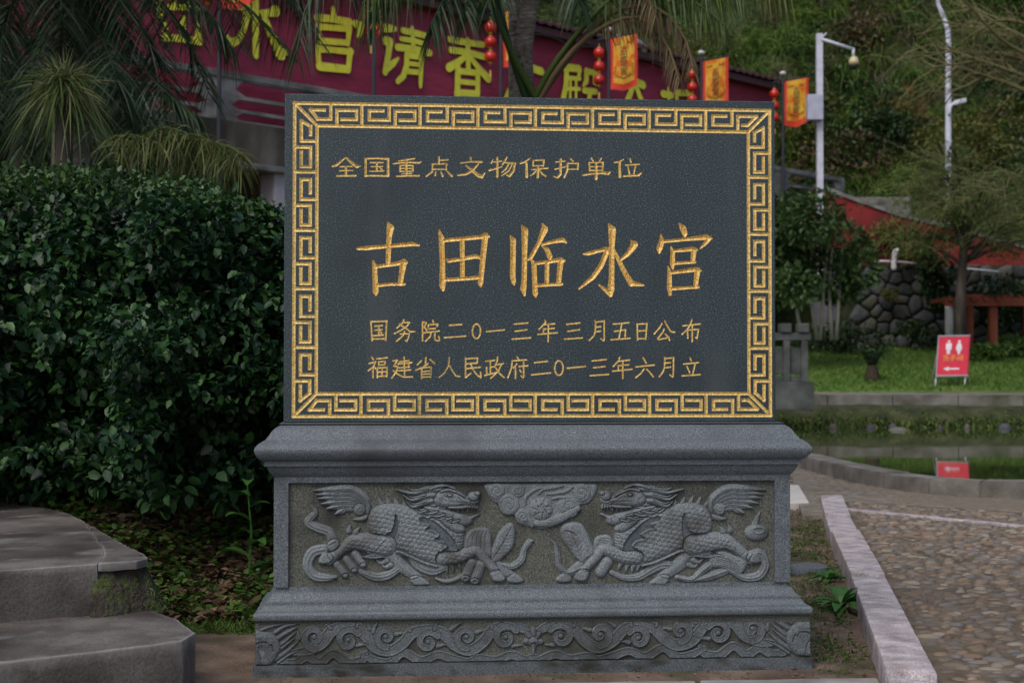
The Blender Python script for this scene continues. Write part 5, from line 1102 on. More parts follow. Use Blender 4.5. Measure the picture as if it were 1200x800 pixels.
# fronds
def frond(pts, L, n, W_, m, parent, u0=.1, hang=.7, fwd=.5, rr_=(.016, .004), seg=4, droop=.5, name='frond', jit=.12):
    S_ = spline(pts, 40); T_ = np.gradient(S_, axis=0); T_ = rn(T_); u = np.linspace(u0, 1, n); idx = u*39; i0 = np.clip(idx.astype(int), 0, 38); f = (idx-i0)[:, None]; Pp = S_[i0]*(1-f)+S_[i0+1]*f; Tt = T_[i0]
    up = np.array([0, 0, 1.0]); sd_ = rn(np.cross(Tt, up)); parts = []
    for sg in (-1, 1):
        ln = L*(.55+.45*np.sin(np.clip((u-u0)/(1-u0), 0, 1)*math.pi*.85+.35))*rng.uniform(.8, 1.1, n); d = sd_*sg*.9+Tt*fwd+np.array([0, 0, -hang])+rng.normal(0, jit, (n, 3))
        parts.append(blade_np(Pp, d, ln, W_*rng.uniform(.7, 1.2, n), droop*rng.uniform(.6, 1.4, n), seg))
    mb = MB().tube([tuple(p) for p in S_[::3]], list(np.linspace(rr_[0], rr_[1], len(S_[::3]))), 5); Vt = np.array([tuple(v) for v in mb.v]); Ft = np.array([f_ for f_ in mb.f if len(f_) == 4])
    parts.append((Vt, Ft)); V, F = joinnp(parts); return mknp(name, V, F, m, parent)
def PX(pts, D): return [P(x, y, (D if not isinstance(D, (list, tuple)) else D[i])) for i, (x, y) in enumerate(pts)]
PG1 = LM('palm_leaflet_dark', (.008, .024, .010), (.016, .044, .016), (.04, .08, .026), .45, .2)
PG2 = LM('palm_leaflet_green', (.03, .06, .012), (.055, .105, .02), (.12, .16, .03), .5, .3)
PGB = LM('palm_leaflet_dry', (.09, .055, .035), (.15, .10, .055), (.20, .17, .07), .7, .2)
PGY = LM('palm_leaflet_golden', (.045, .075, .016), (.09, .12, .026), (.20, .20, .07), .6, .3)
pB = empty('large_palm', C(-3.5, 11, .4), 'large dark green palm with long arching fronds filling the upper left corner', 'palm tree')
MB().tube([C(-3.55, 11.2, .2), C(-3.5, 11.2, 2.2), C(-3.45, 11.2, 4.3)], [.17, .14, .16], 12).build('trunk', PALB, pB, True)
cr = (66, -75)
for ends in ([(120, -60), (190, -25), (245, 15), (275, 62)], [(110, -60), (165, -20), (215, 40), (245, 110)], [(100, -50), (140, 0), (180, 60), (205, 130)], [(90, -40), (110, 20), (135, 85), (150, 150)], [(80, -40), (88, 30), (98, 100), (105, 160)], [(60, -40), (52, 30), (40, 90), (28, 150)], [(40, -50), (15, 0), (-8, 70), (-20, 140)], [(90, -30), (135, 30), (180, 95), (232, 135)], [(50, -60), (30, -20), (5, 30), (0, 100)], [(85, -70), (120, -20), (140, 40), (165, 110)], [(70, -50), (72, 10), (70, 70), (60, 130)]):
    dd = [11.2]+[11.2-random.uniform(.1, 1.4)*(i+1)/4*random.choice((1, 1, -1)) for i in range(4)]
    frond(PX([cr]+ends, dd), .33, 110, .013, PG1, pB, hang=.35, droop=.55)
for k in range(36):
    a = k*.5+.2; r_ = random.uniform(1.7, 2.4); b0 = C(-3.45, 11.2, 4.3); dv = Vector((math.cos(a), math.sin(a), 0)); hgt = random.uniform(.1, .8)
    frond([b0, b0+dv*r_*.35+Vector((0, 0, hgt)), b0+dv*r_*.75+Vector((0, 0, hgt*.8)), b0+dv*r_*1.05+Vector((0, 0, hgt*.2-.3))], .36, 90, .014, PG1, pB, hang=.4)
# second dark palm further left and behind fills the depth
pC = empty('background_palm', C(-4.9, 14, .4), 'dark background palm at the far left edge of the photo, behind the large palm', 'palm tree')
MB().tube([C(-4.9, 14, .2), C(-4.8, 14, 3.3)], [.16, .14], 12).build('trunk', PALB, pC, True)
for k in range(38):
    a = k*.55; r_ = random.uniform(1.4, 2.1); b0 = C(-4.8, 14, 3.5); dv = Vector((math.cos(a), math.sin(a), 0)); hgt = random.uniform(-.1, .8)
    frond([b0, b0+dv*r_*.35+Vector((0, 0, hgt)), b0+dv*r_*.75+Vector((0, 0, hgt*.6)), b0+dv*r_*1.05+Vector((0, 0, hgt*.1-.6))], .5, 46, .03, PG1, pC, hang=.7)
pF = empty('fountain_palm', P(76, 150, 9.6), 'small pale green fountain-like palm with thin drooping leaves rising above the hedge', 'palm')
bc = np.array(P(76, 100, 9.6)); n = 650; a = rng.uniform(0, 2*math.pi, n); el = rng.uniform(-.4, 1.4, n); Dr = np.stack([np.cos(a)*np.cos(el), np.sin(a)*np.cos(el), np.sin(el)], 1)
V, F = blade_np(bc+rng.normal(0, .015, (n, 3)), Dr, rng.uniform(.20, .42, n), .0085, rng.uniform(.2, 1.1, n), 6); tag(mknp('leaves', V, F, LM('pale_leaf', (.07, .10, .03), (.15, .17, .07), (.28, .28, .15), .6, .3), pF), kind='stuff')
n = 260; a = rng.uniform(0, 2*math.pi, n); Dr = np.stack([np.cos(a), np.sin(a), rng.uniform(-1.0, .3, n)], 1); V, F = blade_np(bc+rng.normal(0, .05, (n, 3)), Dr, rng.uniform(.2, .5, n), .011, rng.uniform(.3, 1.2, n), 5); tag(mknp('lower_leaves', V, F, PG2, pF), kind='stuff')
MB().tube([tuple(bc+np.array([0, 0, -1.6])), tuple(bc)], [.07, .05], 10).build('trunk', BARK, pF, True)
pY = empty('golden_palm', P(160, 215, 9.4), 'low golden green palm with arching feathery fronds above the hedge top', 'palm')
for pts in ([(165, 215), (195, 165), (235, 160), (275, 190)], [(165, 215), (205, 175), (245, 178), (286, 200)], [(160, 215), (165, 170), (190, 150), (225, 158)], [(158, 215), (140, 175), (150, 158), (190, 170)], [(170, 215), (220, 185), (262, 172), (284, 182)], [(165, 215), (180, 180), (210, 165), (250, 165)]):
    frond(PX(pts, [9.4, 9.3, 9.2, 9.1]), .24, 60, .009, PGY, pY, u0=.2, hang=.15, droop=.8, jit=.45)
# palm behind the tablet
pM = empty('middle_palm', C(.1, 10.6, 0), 'palm with two slim grey stems rising behind the tablet and drooping fronds over the banner', 'palm tree')
MB().tube(PX([(614, 600), (614, 118), (612, 60), (622, 0), (626, -90), (628, -200)], 10.6), [.10, .085, .075, .065, .065, .06], 12).build('trunk', PALB, pM, True)
MB().tube(PX([(604, 600), (604, 118), (603, 60), (603, 10), (604, -60), (600, -200)], 10.8), [.06, .055, .05, .045, .045, .04], 10).build('trunk', PALB, pM, True)
for i in range(26):                     # old leaf bases on the lower stem
    a = i*2.4; p = P(613+math.cos(a)*7, 122-i*2.8, 10.6+math.sin(a)*.1); q_ = P(613+math.cos(a)*(11-i*.14), 114-i*2.8, 10.6+math.sin(a)*.14); MB().tube([p, q_], [.014, .008], 4).build('leaf_base', PALB, pM)
GP = [([(634, 125), (606, 75), (582, 20), (566, -30), (530, -70), (470, -45), (425, 5)], PG2, .5, .42), ([(620, 125), (598, 60), (584, 0), (570, -60), (520, -100), (440, -80), (370, -20), (348, 60)], PG1, .55, .40),
      ([(622, 125), (650, 75), (690, 25), (735, -12), (800, -5), (850, 30)], PG2, .45, .3), ([(628, 125), (655, 80), (694, 40), (745, 20), (780, 50), (796, 95)], PGB, .45, .20), ([(626, 125), (665, 70), (712, 18), (765, 8), (800, 40), (812, 80)], PGB, .5, .18)]
for pts, m_, u0, L_ in GP: frond(PX(pts, [10.5-.12*i for i in range(len(pts))]), L_*.9, 64, .012, m_, pM, u0=u0, hang=1.1, droop=.6, rr_=(.030, .006))
for pts, m_, L_ in (([(618, -150), (560, -110), (500, -60), (455, -15), (430, 20)], PG1, .42), ([(618, -150), (580, -90), (545, -40), (520, 0), (505, 30)], PG1, .40), ([(618, -150), (600, -90), (585, -40), (572, 0)], PG1, .36), 
                    ([(618, -150), (700, -110), (800, -75), (880, -45), (925, -8)], PGY, .40), ([(618, -150), (680, -90), (730, -40), (755, -10), (768, 18)], PGB, .26), ([(618, -150), (700, -100), (760, -50), (820, -20), (870, -8)], PG2, .30), ([(618, -150), (640, -90), (665, -40), (680, 0)], PG1, .34), ([(618, -150), (580, -60), (560, -20), (545, 15)], PG1, .34)):
    frond(PX(pts, [10.6, 10.4, 10.2, 10.0, 9.9][:len(pts)]), L_*.9, 66, .0125, m_, pM, u0=.25, hang=1.2, droop=.5)
for k in range(16):
    a = k*.45; r_ = 1.9; b0 = P(618, -170, 10.6); dv = Vector((math.cos(a), math.sin(a), 0)); frond([b0, b0+dv*r_*.35+Vector((0, 0, .6)), b0+dv*r_*.75+Vector((0, 0, .6)), b0+dv*r_*1.05+Vector((0, 0, .1))], .4, 44, .02, PG1, pM, hang=.7)
# bank: leaf litter, weeds, grass
def place(n, X0, X1, D0, D1, f=None):
    X = rng.uniform(X0, X1, n); D = rng.uniform(D0, D1, n); k = np.ones(n, bool) if f is None else f(X, D); X, D = X[k], D[k]; return X, D, Cn(X, D, gz(X, D))
X, D, Cc = place(9000, -2.6, -.85, 5.9, 8.6, lambda X, D: (X < -.95) & (X > -2.5-.0*D)); n = len(X); a = rng.uniform(0, 6.3, n)
V, F = leaf_np(Cc+np.array([0, 0, .012])+rng.uniform(0, .03, (n, 1))*np.array([0, 0, 1]), np.stack([np.cos(a), np.sin(a), rng.normal(0, .25, n)], 1), rng.uniform(.03, .085, n), 'ovate', .9); tag(mknp('leaf_litter', V, F, BRN), kind='stuff')
X, D, Cc = place(42000, -2.7, -.86, 5.75, 7.4, lambda X, D: (rng.uniform(0, 1, len(X)) < (1.0*sst(7.2, 6.2, D)+.15)*sst(.34, .50, fbm(X*3, D*3, 44)+.25*sst(6.5, 5.9, D)))); n = len(X)
Dr = rng.normal(0, .5, (n, 3)); Dr[:, 2] = rng.uniform(.5, 1.2, n); V, F = blade_np(Cc, Dr, rng.uniform(.03, .085, n), .0055, rng.uniform(.2, .8, n), 3); tag(mknp('bank_grass', V, F, GRM), kind='stuff')
X, D, Cc = place(9000, -2.7, -.86, 5.8, 8.2, lambda X, D: fbm(X*2.4, D*2.4, 47) > .45); n = len(X); a = rng.uniform(0, 6.3, n)
V, F = leaf_np(Cc+np.array([0, 0, .02])+rng.uniform(0, .07, (n, 1))*np.array([0, 0, 1]), np.stack([np.cos(a), np.sin(a), rng.uniform(-.1, .6, n)], 1), rng.uniform(.02, .05, n), 'ovate', 1.1); tag(mknp('bank_weeds', V, F, LM('weed_leaf', (.03, .07, .012), (.05, .12, .018), (.10, .18, .03), .5, .25)), kind='stuff')
WEED = LM('broad_weed_leaf', (.035, .10, .02), (.05, .15, .03), (.08, .20, .05), .45, .25, isl=.5)
def weed(name, base, leaves, stem_h, label, cat='plant', parts='leaf', wid=.7):
    r_ = empty(name, base, label, cat)
    if stem_h: MB().tube([base, base+Vector((.01, 0, stem_h*.5)), base+Vector((-.01, .01, stem_h))], [.006, .005, .003], 5).build('stem', WEED, r_)
    for (h_, az, el, L_) in leaves:
        p = np.array(base)+np.array([0, 0, h_]); d = np.array([math.cos(az)*math.cos(el), math.sin(az)*math.cos(el), math.sin(el)]); sd_ = rn(np.cross(d, [0, 0, 1])); V = []; n_ = 7
        for i in range(n_+1):
            t = i/n_; c = p+d*L_*t+np.array([0, 0, -1])*L_*.45*t*t; w2 = L_*.19*wid*math.sin(math.pi*min(1, t*.9+.08))**.8*(1+.12*math.sin(i*3.1)); V += [c-sd_*w2+np.array([0, 0, w2*.35]), c, c+sd_*w2+np.array([0, 0, w2*.35])]
        F = []
        for i in range(n_): a = i*3; F += [(a, a+1, a+4, a+3), (a+1, a+2, a+5, a+4)]
        mk(parts, V, F, WEED, r_, True)
    return r_
rd = random.Random(5)
weed('broad_leaf_weed', C(-1.17, 6.35, float(gz(np.array(-1.17), np.array(6.35)))), [(.05+.055*k, k*2.4+.5, rd.uniform(.2, .7), rd.uniform(.11, .18)) for k in range(8)], .44, 'tall green weed with long broad leaves growing from the leaf litter left of the pedestal', wid=1.0)
weed('broad_leaf_weed', C(-1.08, 6.9, float(gz(np.array(-1.08), np.array(6.9)))), [(.05+.05*k, k*2.1, rd.uniform(.3, .9), rd.uniform(.14, .2)) for k in range(9)], .5, 'leafy green weed close behind the left pilaster of the pedestal', wid=.9)
def onz(px, py): p = PZ(px, py, .0); q_ = p-CAM; X, D = q_.dot(_fx), q_.dot(FH); return C(X, D, float(gz(np.array(X), np.array(D))))
weed('rosette_weed', onz(986, 716), [(.01, k*.62, rd.uniform(.35, 1.2), rd.uniform(.11, .20)) for k in range(24)], 0, 'bright green dandelion-like rosette growing against the kerb, nearer the camera', wid=.75)
weed('rosette_weed', onz(972, 683), [(.01, k*.7, rd.uniform(.3, 1.0), rd.uniform(.09, .15)) for k in range(14)], 0, 'smaller green rosette weed beside the flat stone behind the larger one', wid=.9)
weed('rosette_weed', onz(938, 596), [(.01, k*.8, rd.uniform(.3, .9), rd.uniform(.06, .10)) for k in range(12)], 0, 'small pale weed at the edge of the white slab', wid=.9)
fs = onz(948, 672); o = MB().prism([fs+_fx*(.10*math.cos(a))+FH*(.13*math.sin(a)*(1 if math.sin(a) > 0 else .6))+Vector((0, 0, .03)) for a in [k*math.pi/8 for k in range(16)]], (0, 0, -.05)).build('flat_stone', GRAN, None, bev=.01); rough(o, 3, .02, (9, .06), 9); tag(o, 'flat grey stone lying half buried in the dirt right of the pedestal', 'stone')
X, D, Cc = place(36000, 1.0, 3.2, 5.2, 10.5, lambda X, D: (X < kx(D)-.20) & (rng.uniform(0, 1, len(X)) < sst(.46, .58, fbm(X*3.3, D*3.3, 51)+.25*sst(.5, .12, kx(D)-.18-X)*sst(5.6, 6.4, D))*.95)); n = len(X)
Dr = rng.normal(0, .6, (n, 3)); Dr[:, 2] = rng.uniform(.3, 1, n); V, F = blade_np(Cc, Dr, rng.uniform(.025, .075, n), .006, rng.uniform(.3, .9, n), 2); tag(mknp('verge_grass', V, F, LM('verge_grass', (.04, .07, .016), (.065, .115, .022), (.12, .17, .04), .6, .3)), kind='stuff')
X, D, Cc = place(2600, .95, 3.0, 4.9, 11.5, lambda X, D: X < kx(D)-.20); n = len(X); a = rng.uniform(0, 6.3, n); V, F = leaf_np(Cc+np.array([0, 0, .008]), np.stack([np.cos(a), np.sin(a), rng.normal(0, .2, n)], 1), rng.uniform(.008, .028, n), 'ovate', .9); tag(mknp('dirt_litter', V, F, BRN), kind='stuff')
X, D, Cc = place(1500, -.9, 1.4, 4.7, 5.6); n = len(X); a = rng.uniform(0, 6.3, n); V, F = leaf_np(Cc+np.array([0, 0, .006]), np.stack([np.cos(a), np.sin(a), rng.normal(0, .2, n)], 1), rng.uniform(.005, .016, n), 'ovate', .9); tag(mknp('front_litter', V, F, BRN), kind='stuff')
# moss on the chipped step
cc = np.array(PZ(150, 668, .36)); cc = cc+np.array([.0, .10, -.09]); n = 1600; Cc = cc+np.stack([rng.normal(0, .05, n)*_fx.x, rng.normal(0, .04, n), rng.normal(-.02, .04, n)], 1); Dr = rng.normal(0, .6, (n, 3)); Dr[:, 1] -= 1; V, F = blade_np(Cc, Dr, .02, .006, .3, 2); tag(mknp('step_moss', V, F, GRM), kind='stuff')
# lawn grass, far bank moss
X = rng.uniform(4.5, 17, 26000); D = rng.uniform(29.3, 37.3, 26000); n = len(X); Dr = rng.normal(0, .5, (n, 3)); Dr[:, 2] = 1; V, F = blade_np(Cn(X, D, lawnz(X, D)), Dr, rng.uniform(.06, .17, n), .022, .3, 2); tag(mknp('lawn_grass', V, F, LM('lawn_grass', (.055, .12, .014), (.085, .19, .02), (.16, .23, .045), .6, .3)), kind='stuff')
X = rng.uniform(3, 17, 46000); D = 25.16+.9*rng.uniform(0, 1, 46000)**2.2; k = rng.uniform(0, 1, 46000) < sst(.36, .50, fbm(X*2, D*3, 61)+.2*sst(25.9, 25.5, D)); X, D = X[k], D[k]; n = len(X); Dr = rng.normal(0, .7, (n, 3)); Dr[:, 2] = rng.uniform(-.3, 1, n)-.2; V, F = blade_np(Cn(X, D, gz(X, D)), Dr, rng.uniform(.07, .16, n), .05, .9, 2); tag(mknp('bank_moss', V, F, LM('bank_moss', (.02, .045, .008), (.05, .09, .012), (.11, .15, .025), .8, .15)), kind='stuff')
rk = MB()
ORD = ['first', 'second', 'third', 'fourth', 'fifth', 'sixth', 'seventh', 'eighth']
for k in range(8):
    x = 4.9+k*.62+random.uniform(-.2, .2); c = C(x, 25.08+random.uniform(-.05, .05), .06); r_ = random.uniform(.05, .11)
    o = MB().lathe(c, [(r_*.9, -.2), (r_, 0), (r_*.8, .04), (r_*.4, .07)], 9).build('bank_rock', STN[k % 4], None, True); rough(o, 1, .06, (4, .1), k); tag(o, ORD[k]+' small grey rock from the left along the far waterline of the pond', 'rock', 'rocks along the far waterline')
c = PD(1052, 502, 24.2); c.z = .05; o = MB().lathe(c, [(.15, -.1), (.17, .0), (.13, .04), (.05, .06)], 10).build('pond_rock', flat('pale_rock', (.13, .13, .11), .8), None, True); tag(o, 'single pale rounded rock rising from the middle of the pond', 'rock')
# crowns made of leaf clumps
def crown(name, parent, cs, nleaf, size, m, kind='ovate', wid=1.0, hollow=.6):
    C_, D_ = [], []
    for (c, r_) in cs:
        k = int(nleaf*r_[0]*r_[2]/sum(q_[1][0]*q_[1][2] for q_ in cs)); d = rn(rng.normal(0, 1, (k, 3))); rad = rng.uniform(hollow, 1.08, (k, 1)); C_.append(np.array(c)+d*np.array(r_)*rad); D_.append(d+rng.normal(0, .5, (k, 3))+np.array([0, 0, -.3]))
    C_ = np.concatenate(C_); D_ = np.concatenate(D_); V, F = leaf_np(C_, D_, size*rng.uniform(.6, 1.3, len(C_)), kind, wid); return mknp(name, V, F, m, parent)
TRM = LM('tree_leaf', (.028, .060, .018), (.048, .10, .026), (.09, .155, .042), .5, .2); TRD = LM('dark_tree_leaf', (.012, .03, .010), (.02, .05, .014), (.04, .07, .02), .5, .15); TRY = LM('yellow_green_leaf', (.06, .08, .015), (.10, .12, .02), (.17, .15, .03), .6, .25); TRB = LM('brown_leaf', (.07, .05, .025), (.11, .075, .04), (.15, .11, .06), .8, .15)
t1 = empty('small_round_tree', PD(960, 396, 33), 'small dark green round-crowned tree with several thin pale trunks right of the tablet', 'tree')
cs = [(PD(x, y, 33+random.uniform(-.8, .8)), (r_*.02, .55, r_*.017)) for x, y, r_ in ((925, 262, 34), (955, 255, 36), (985, 285, 34), (1005, 315, 26), (940, 300, 40), (970, 320, 36), (915, 310, 36), (930, 335, 28), (985, 335, 26), (1008, 295, 18), (905, 280, 34))]
tag(crown('crown', t1, cs, 8500, .135, TRM), kind='stuff')
for x0, x1 in ((958, 948), (961, 966), (980, 984), (940, 930), (975, 972)): MB().tube([PD(x0, 398, 33), PD((x0+x1)/2, 370, 33), PD(x1, 335, 33), PD(x1+4, 290, 33)], [.055, .045, .04, .02], 7).build('trunk', flat('pale_bark', (.22, .21, .18), .9), t1, True)
t2 = empty('weeping_bare_tree', PD(1128, 402, 34), 'bare weeping tree with a dark rough trunk and a broad feathery tangle of twigs', 'tree')
MB().tube([PD(1126, 405, 34), PD(1125, 365, 34), PD(1127, 330, 34), PD(1130, 290, 34), PD(1136, 262, 34)], [.15, .14, .115, .10, .06], 10).build('trunk', BARK, t2, True)
TWG = mat('twig', [(.3, (.07, .065, .025)), (.5, (.12, .11, .042)), (.7, (.18, .16, .07))], scale=2, rough=.85, island=.7)
rt = random.Random(9); lim = []
for k in range(26):
    a = math.pi*2*k/26+rt.uniform(-.2, .2); r_ = rt.uniform(1.5, 4.2) if math.cos(a) > -.2 else rt.uniform(.9, 1.8); hh = rt.uniform(.2, 1.9); b0 = PD(1129+rt.uniform(-2, 4), rt.uniform(262, 310), 34); d = Vector((math.cos(a), math.sin(a)*.8, 0)); pts = spline([b0, b0+d*r_*.35+Vector((0, 0, hh*.7)), b0+d*r_*.75+Vector((0, 0, hh*.95)), b0+d*r_+Vector((0, 0, hh*.7))], 12); lim.append(pts); MB().tube([tuple(p) for p in pts], list(np.linspace(.045, .012, 12)), 5).build('limb', BARK, t2)
parts = []; mb = MB()
for pts in lim:
    for j in range(3, 12):
        for q_ in range(4):
            p = Vector(pts[j])+Vector((rt.gauss(0,.1), rt.gauss(0,.1), rt.gauss(0,.08))); a = rt.uniform(0, 6.3); d = Vector((math.cos(a), math.sin(a), rt.uniform(-.1, .6))); L_ = rt.uniform(.5, 1.7); m1 = p+d*L_*.5+Vector((rt.gauss(0,.08), 0, rt.gauss(0,.08))); e = p+d*L_+Vector((rt.gauss(0,.15), 0, -L_*rt.uniform(-.1, .8))); mb.tube(list(spline([p, m1, e], 6)), list(np.linspace(.008, .003, 6)), 3, False)
tag(mb.build('twigs', TWG, t2), kind='stuff')
tl = np.array([tuple(v) for v in mb.v]); sel = tl[rng.integers(0, len(tl), 22000)]; V, F = leaf_np(sel+rng.normal(0, .04, sel.shape), rng.normal(0, 1, sel.shape)+np.array([0, 0, -1]), rng.uniform(.04, .10, len(sel)), 'd', .5); tag(mknp('sparse_leaves', V, F, LM('willow_leaf', (.04, .09, .015), (.075, .15, .022), (.14, .21, .04), .6, .3), t2), kind='stuff')
t3 = empty('bare_branches_tree', C(12.5, 27, .8), 'bare grey-brown tree whose leafless branches reach in from the right edge over the hillside', 'tree')
MB().tube([C(12.5, 27, .8), C(12.2, 27, 4.5), C(11.6, 27, 8), C(11.2, 27, 10.5)], [.22, .18, .12, .05], 10).build('trunk', BARK, t3, True)
mb = MB()
for k, (y0, ex, ey) in enumerate([(70, 1075, 60), (75, 1085, 78), (40, 1090, 20), (90, 1120, 105), (30, 1110, -10), (60, 1100, 95), (20, 1130, 40), (100, 1110, 72), (50, 1140, 8), (80, 1092, 50)]):
    a = PD(1290, y0+45, 27); b0 = PD(1190, y0+rt.uniform(-8, 8), 27+rt.uniform(-.5, .5)); e = PD(ex, ey, 27+rt.uniform(-1, 1)); pts = spline([a, b0, e], 16); MB().tube([tuple(p) for p in pts], list(np.linspace(.06, .012, 16)), 5).build('limb', TWG, t3)
    for j in range(4, 16):
        for q_ in range(3):
            p = Vector(pts[j]); d = Vector((-rt.uniform(.1, 1), rt.uniform(-.6, .6), rt.uniform(-.7, .9))).normalized(); L_ = rt.uniform(.3, 1.0); mb.tube([p, p+d*L_*.5+Vector((0, 0, rt.uniform(-.08, .08))), p+d*L_+Vector((0, 0, rt.uniform(-.2, .1)))], [.011, .008, .004], 3, False)
tag(mb.build('twigs', TWG, t3), kind='stuff')
# cycad
cy = empty('young_cycad', PD(1022, 449, 31), 'small cycad with a stubby dark trunk and short upright leaves on the lawn', 'cycad')
MB().lathe(PD(1022, 449, 31), [(.13, -.05), (.16, .05), (.15, .22), (.12, .36), (.06, .42)], 12).build('trunk', mat('scaly_trunk', [(.3, (.02, .015, .01)), (.7, (.07, .05, .03))], scale=20, rough=.95, bump=1, bscale=25, bdist=.03), cy, True)
for k in range(12): a = k*.62; b0 = PD(1022, 432, 31); dv = Vector((math.cos(a), math.sin(a), 0)); frond([b0, b0+dv*.10+Vector((0, 0, .22)), b0+dv*.22+Vector((0, 0, .38)), b0+dv*.40+Vector((0, 0, .44))], .14, 24, .03, PG1, cy, hang=.1, rr_=(.012, .005), seg=2)
# bushes
def bush(px, py, D, rx, rz, m, label, n=1500, sz=.12, grp=None, base=None, kind='ovate'):
    b0 = base or PD(px, py+rz/.02, D); c = PD(px, py, D); r_ = empty('bush', PD(px, py, D)-Vector((0, 0, rz)), label, 'bush', grp)
    cs = [(c+Vector((random.uniform(-.6, .6)*rx, random.uniform(-.5, .5)*rx, random.uniform(-.5, .5)*rz)), (rx*random.uniform(.45, .7), rx*.5, rz*random.uniform(.45, .7))) for _ in range(6)]
    tag(crown('foliage', r_, cs, n, sz, m, kind), kind='stuff'); MB().tube([c-Vector((0, 0, rz*1.05)), c], [.04, .02], 5).build('stem', BARK, r_)
bush(1050, 280, 37.5, .9, .55, TRY, 'yellowish green bush spilling over the red wall near its upper end', 1600, .12)
bush(1100, 322, 36.5, .42, .95, TRD, 'dark narrow bush in front of the red wall, left of the bare trunk', 1800, .13)
bush(1178, 350, 36.8, .9, .75, TRD, 'dark bush right of the bare trunk above the timber frame', 1800, .13)
bush(935, 243, 38.5, .8, .45, TRD, 'dark low bush on the terrace edge below the end of the balustrade', 1400, .12)
bush(958, 252, 38.2, .6, .35, TRB, 'reddish brown shrub at the foot of the white camera pole', 1000, .12)
bush(1042, 345, 37.2, .22, .18, TRY, 'moss clump growing in the middle of the stone wall', 500, .06)
bush(1185, 402, 35.5, .8, .32, GRM, 'bright green low bush at the right edge of the lawn', 1400, .12); bush(1150, 412, 34.5, .5, .2, GRM, 'bright green low bush just right of the toilet sign', 900, .11)
bush(975, 400, 36.6, 1.3, .5, TRD, 'dark undergrowth bush at the foot of the thin pale trunks', 1800, .12); bush(1075, 388, 36.8, .5, .3, TRD, 'small dark bush at the foot of the stone wall', 800, .1)
bush(1140, 165, 43.5, 1.9, .8, TRY, 'olive green bush standing low on the hill behind the street lamp', 3500, .15)
# hillside cover
def hillpts(n, X0=-3, X1=24, D0=42.6, D1=66, f=None):
    X = rng.uniform(X0, X1, n); D = rng.uniform(D0, D1, n); k = (X < .46*D) & (D > np.interp(X, [-40, 1.5, 8.5, 60], [47, 47, 42.4, 42.4]))
    if f is not None: k &= f(X, D)
    X, D = X[k], D[k]; return X, D, Cn(X, D, hz(X, D))
for nm, nn2, m_, sd_, thr, Lr, wd in (('hill_grass', 46000, LM('hill_grass', (.04, .095, .012), (.075, .165, .02), (.14, .24, .04), .7, .25), 71, .42, (.45, .95), .035), ('dry_hill_grass', 24000, LM('dry_hill_grass', (.07, .06, .028), (.11, .095, .042), (.16, .14, .07), .8, .2), 73, .58, (.5, 1.1), .03), ('blue_green_hill_grass', 18000, LM('blue_hill_grass', (.03, .08, .035), (.055, .13, .06), (.10, .19, .09), .6, .2), 75, .56, (.6, 1.2), .04)):
    X, D, Cc = hillpts(nn2, f=lambda X, D: fbm(X*.35, D*.35, sd_) > thr); n = len(X); Dr = rng.normal(0, .45, (n, 3)); Dr[:, 2] += .75; Dr -= np.array([FH.x, FH.y, 0])*.35
    V, F = blade_np(Cc, Dr, rng.uniform(*Lr, n), wd, rng.uniform(.6, 1.3, n), 4); tag(mknp(nm, V, F, m_), kind='stuff')
X, D, Cc = hillpts(26000, f=lambda X, D: (fbm(X*.6, D*.6, 77) > .47)); n = len(X); V, F = leaf_np(Cc+rng.uniform(0, .7, (n, 1))*np.array([0, 0, 1])*(fbm(X*.6, D*.6, 77)[:, None]), rng.normal(0, 1, (n, 3)), rng.uniform(.12, .24, n), 'd'); tag(mknp('hill_ground_cover', V, F, TRM), kind='stuff')
# tussocks of long arching grass
for nm, nt_, m_, sd_ in (('long_hill_grass', 460, LM('long_hill_grass', (.05, .11, .014), (.10, .19, .026), (.19, .28, .055), .6, .3), 81), ('long_dry_grass', 90, LM('long_dry_grass', (.08, .065, .035), (.13, .11, .06), (.20, .17, .10), .8, .2), 83)):
    X, D, Cc = hillpts(nt_*5, X0=-1, X1=21, D1=60, f=lambda X, D: fbm(X*.3, D*.3, sd_) > .5); Cc = Cc[:nt_]; n = len(Cc); Cc = np.repeat(Cc, 80, 0)+rng.normal(0, .16, (n*80, 3)); Dr = rng.normal(0, .55, (n*80, 3)); Dr[:, 2] = rng.uniform(.5, 1.2, n*80); Dr -= np.array([FH.x, FH.y, 0])*.45
    V, F = blade_np(Cc, Dr, rng.uniform(.7, 1.7, n*80), .038, rng.uniform(.5, 1.1, n*80), 5); tag(mknp(nm, V, F, m_), kind='stuff')
rh = random.Random(77)
for nm, m_, nc, sz in (('shrub_cover_green', TRM, 48, .17), ('shrub_cover_dark', TRD, 42, .18), ('shrub_cover_olive', TRY, 34, .15), ('shrub_cover_dry', TRB, 26, .16)):
    cs = []
    while len(cs) < nc:
        X = rh.uniform(0, 22); D = rh.uniform(43.5, 61)
        if X > .42*D or D < np.interp(X, [1.5, 8.5], [49, 43]) or fbm(X*.25+nc, D*.25, 91) < .42: continue
        r_ = rh.uniform(.5, 1.5); cs.append((C(X, D, float(hz(np.array(X), np.array(D)))+r_*.2), (r_, r_*.7, r_*rh.uniform(.5, .9))))
    tag(crown(nm, None, cs, nc*520, sz, m_, 'd', hollow=.75), kind='stuff')
rb = random.Random(21); mats_ = [(TRM, 'mid green'), (TRD, 'dark green'), (TRY, 'olive yellow'), (TRB, 'dry brown'), (TRD, 'deep green'), (TRD, 'blackish green')]; nb = 0; seen = {}
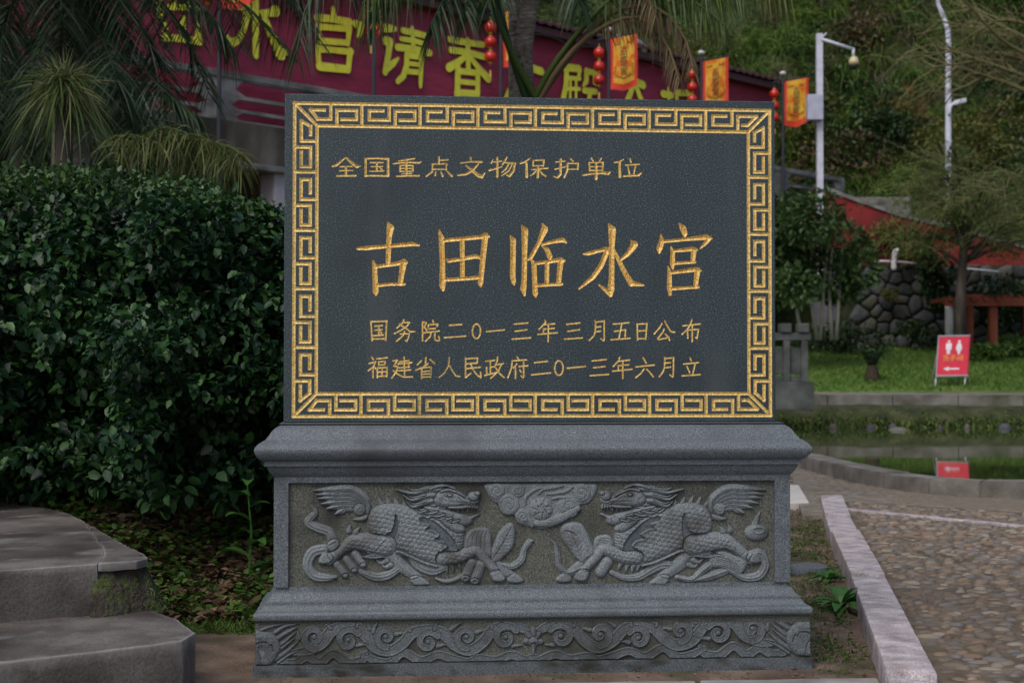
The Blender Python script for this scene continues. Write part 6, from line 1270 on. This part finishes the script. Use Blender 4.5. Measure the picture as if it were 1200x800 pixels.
LMK = [(640, 'behind the middle palm stems'), (700, 'over the hall roof left of the vent pipe'), (790, 'over the hall roof right of the vent pipe'), (870, 'over the right end of the hall roof'), (935, 'between the hall and the camera pole'), (985, 'just right of the camera pole'), (1045, 'left of the dome camera gap'), (1095, 'just left of the street lamp'), (1140, 'just right of the street lamp'), (1185, 'at the right edge behind bare branches')]
for k in range(260):
    X = rb.uniform(0, 20); D = rb.uniform(44, 60); z = float(hz(np.array(X), np.array(D)))
    if X > .40*D or D < np.interp(X, [1.5, 8.5], [49, 43.5]) or nb >= 62: continue
    r_ = rb.uniform(.6, 1.5); mm_, col_ = mats_[rb.randrange(6)]; px_ = 600+FPX*X/D; py_ = 434-FPX*(z-1.06)/D; near = min(LMK, key=lambda q: abs(q[0]-px_))[1].replace('left of the dome camera gap', 'right of the dome camera'); row_ = 'high' if py_ < 50 else ('halfway up' if py_ < 130 else 'low')
    lab = f"{'large' if r_ > 1.05 else 'small'} {col_} bush {row_}, {near}"
    if lab in seen: continue
    seen[lab] = 1; nb += 1
    c = C(X, D, z+r_*.25); e = empty('hill_bush', C(X, D, z-.1), lab, 'bush', 'bushes scattered over the hillside'); cs = [(c+Vector((rb.uniform(-.7, .7)*r_, rb.uniform(-.6, .6)*r_, rb.uniform(-.3, .5)*r_)), (r_*rb.uniform(.4, .7), r_*.5, r_*rb.uniform(.35, .6))) for _ in range(6)]
    tag(crown('foliage', e, cs, int(800*r_), .17, mm_, 'd' if k % 2 else 'ovate'), kind='stuff'); MB().tube([C(X, D, z-.3), c], [.05, .02], 5).build('stem', BARK, e)
X, D, Cc = place(1400, .95, 3.0, 5.0, 11.5, lambda X, D: X < kx(D)-.2); VV = []; FF = []
for k, c in enumerate(Cc):
    mt = CMs[k % 8]; n = len(VV); r_ = random.uniform(.004, .018); VV += [(c[0]+v[0]*r_, c[1]+v[1]*r_, c[2]+v[2]*r_*1.4) for v in mt[0]]; FF += [tuple(i+n for i in f) for f in mt[1]]
tag(mk('dirt_clods', VV, FF, DIRT, None, True), kind='stuff')
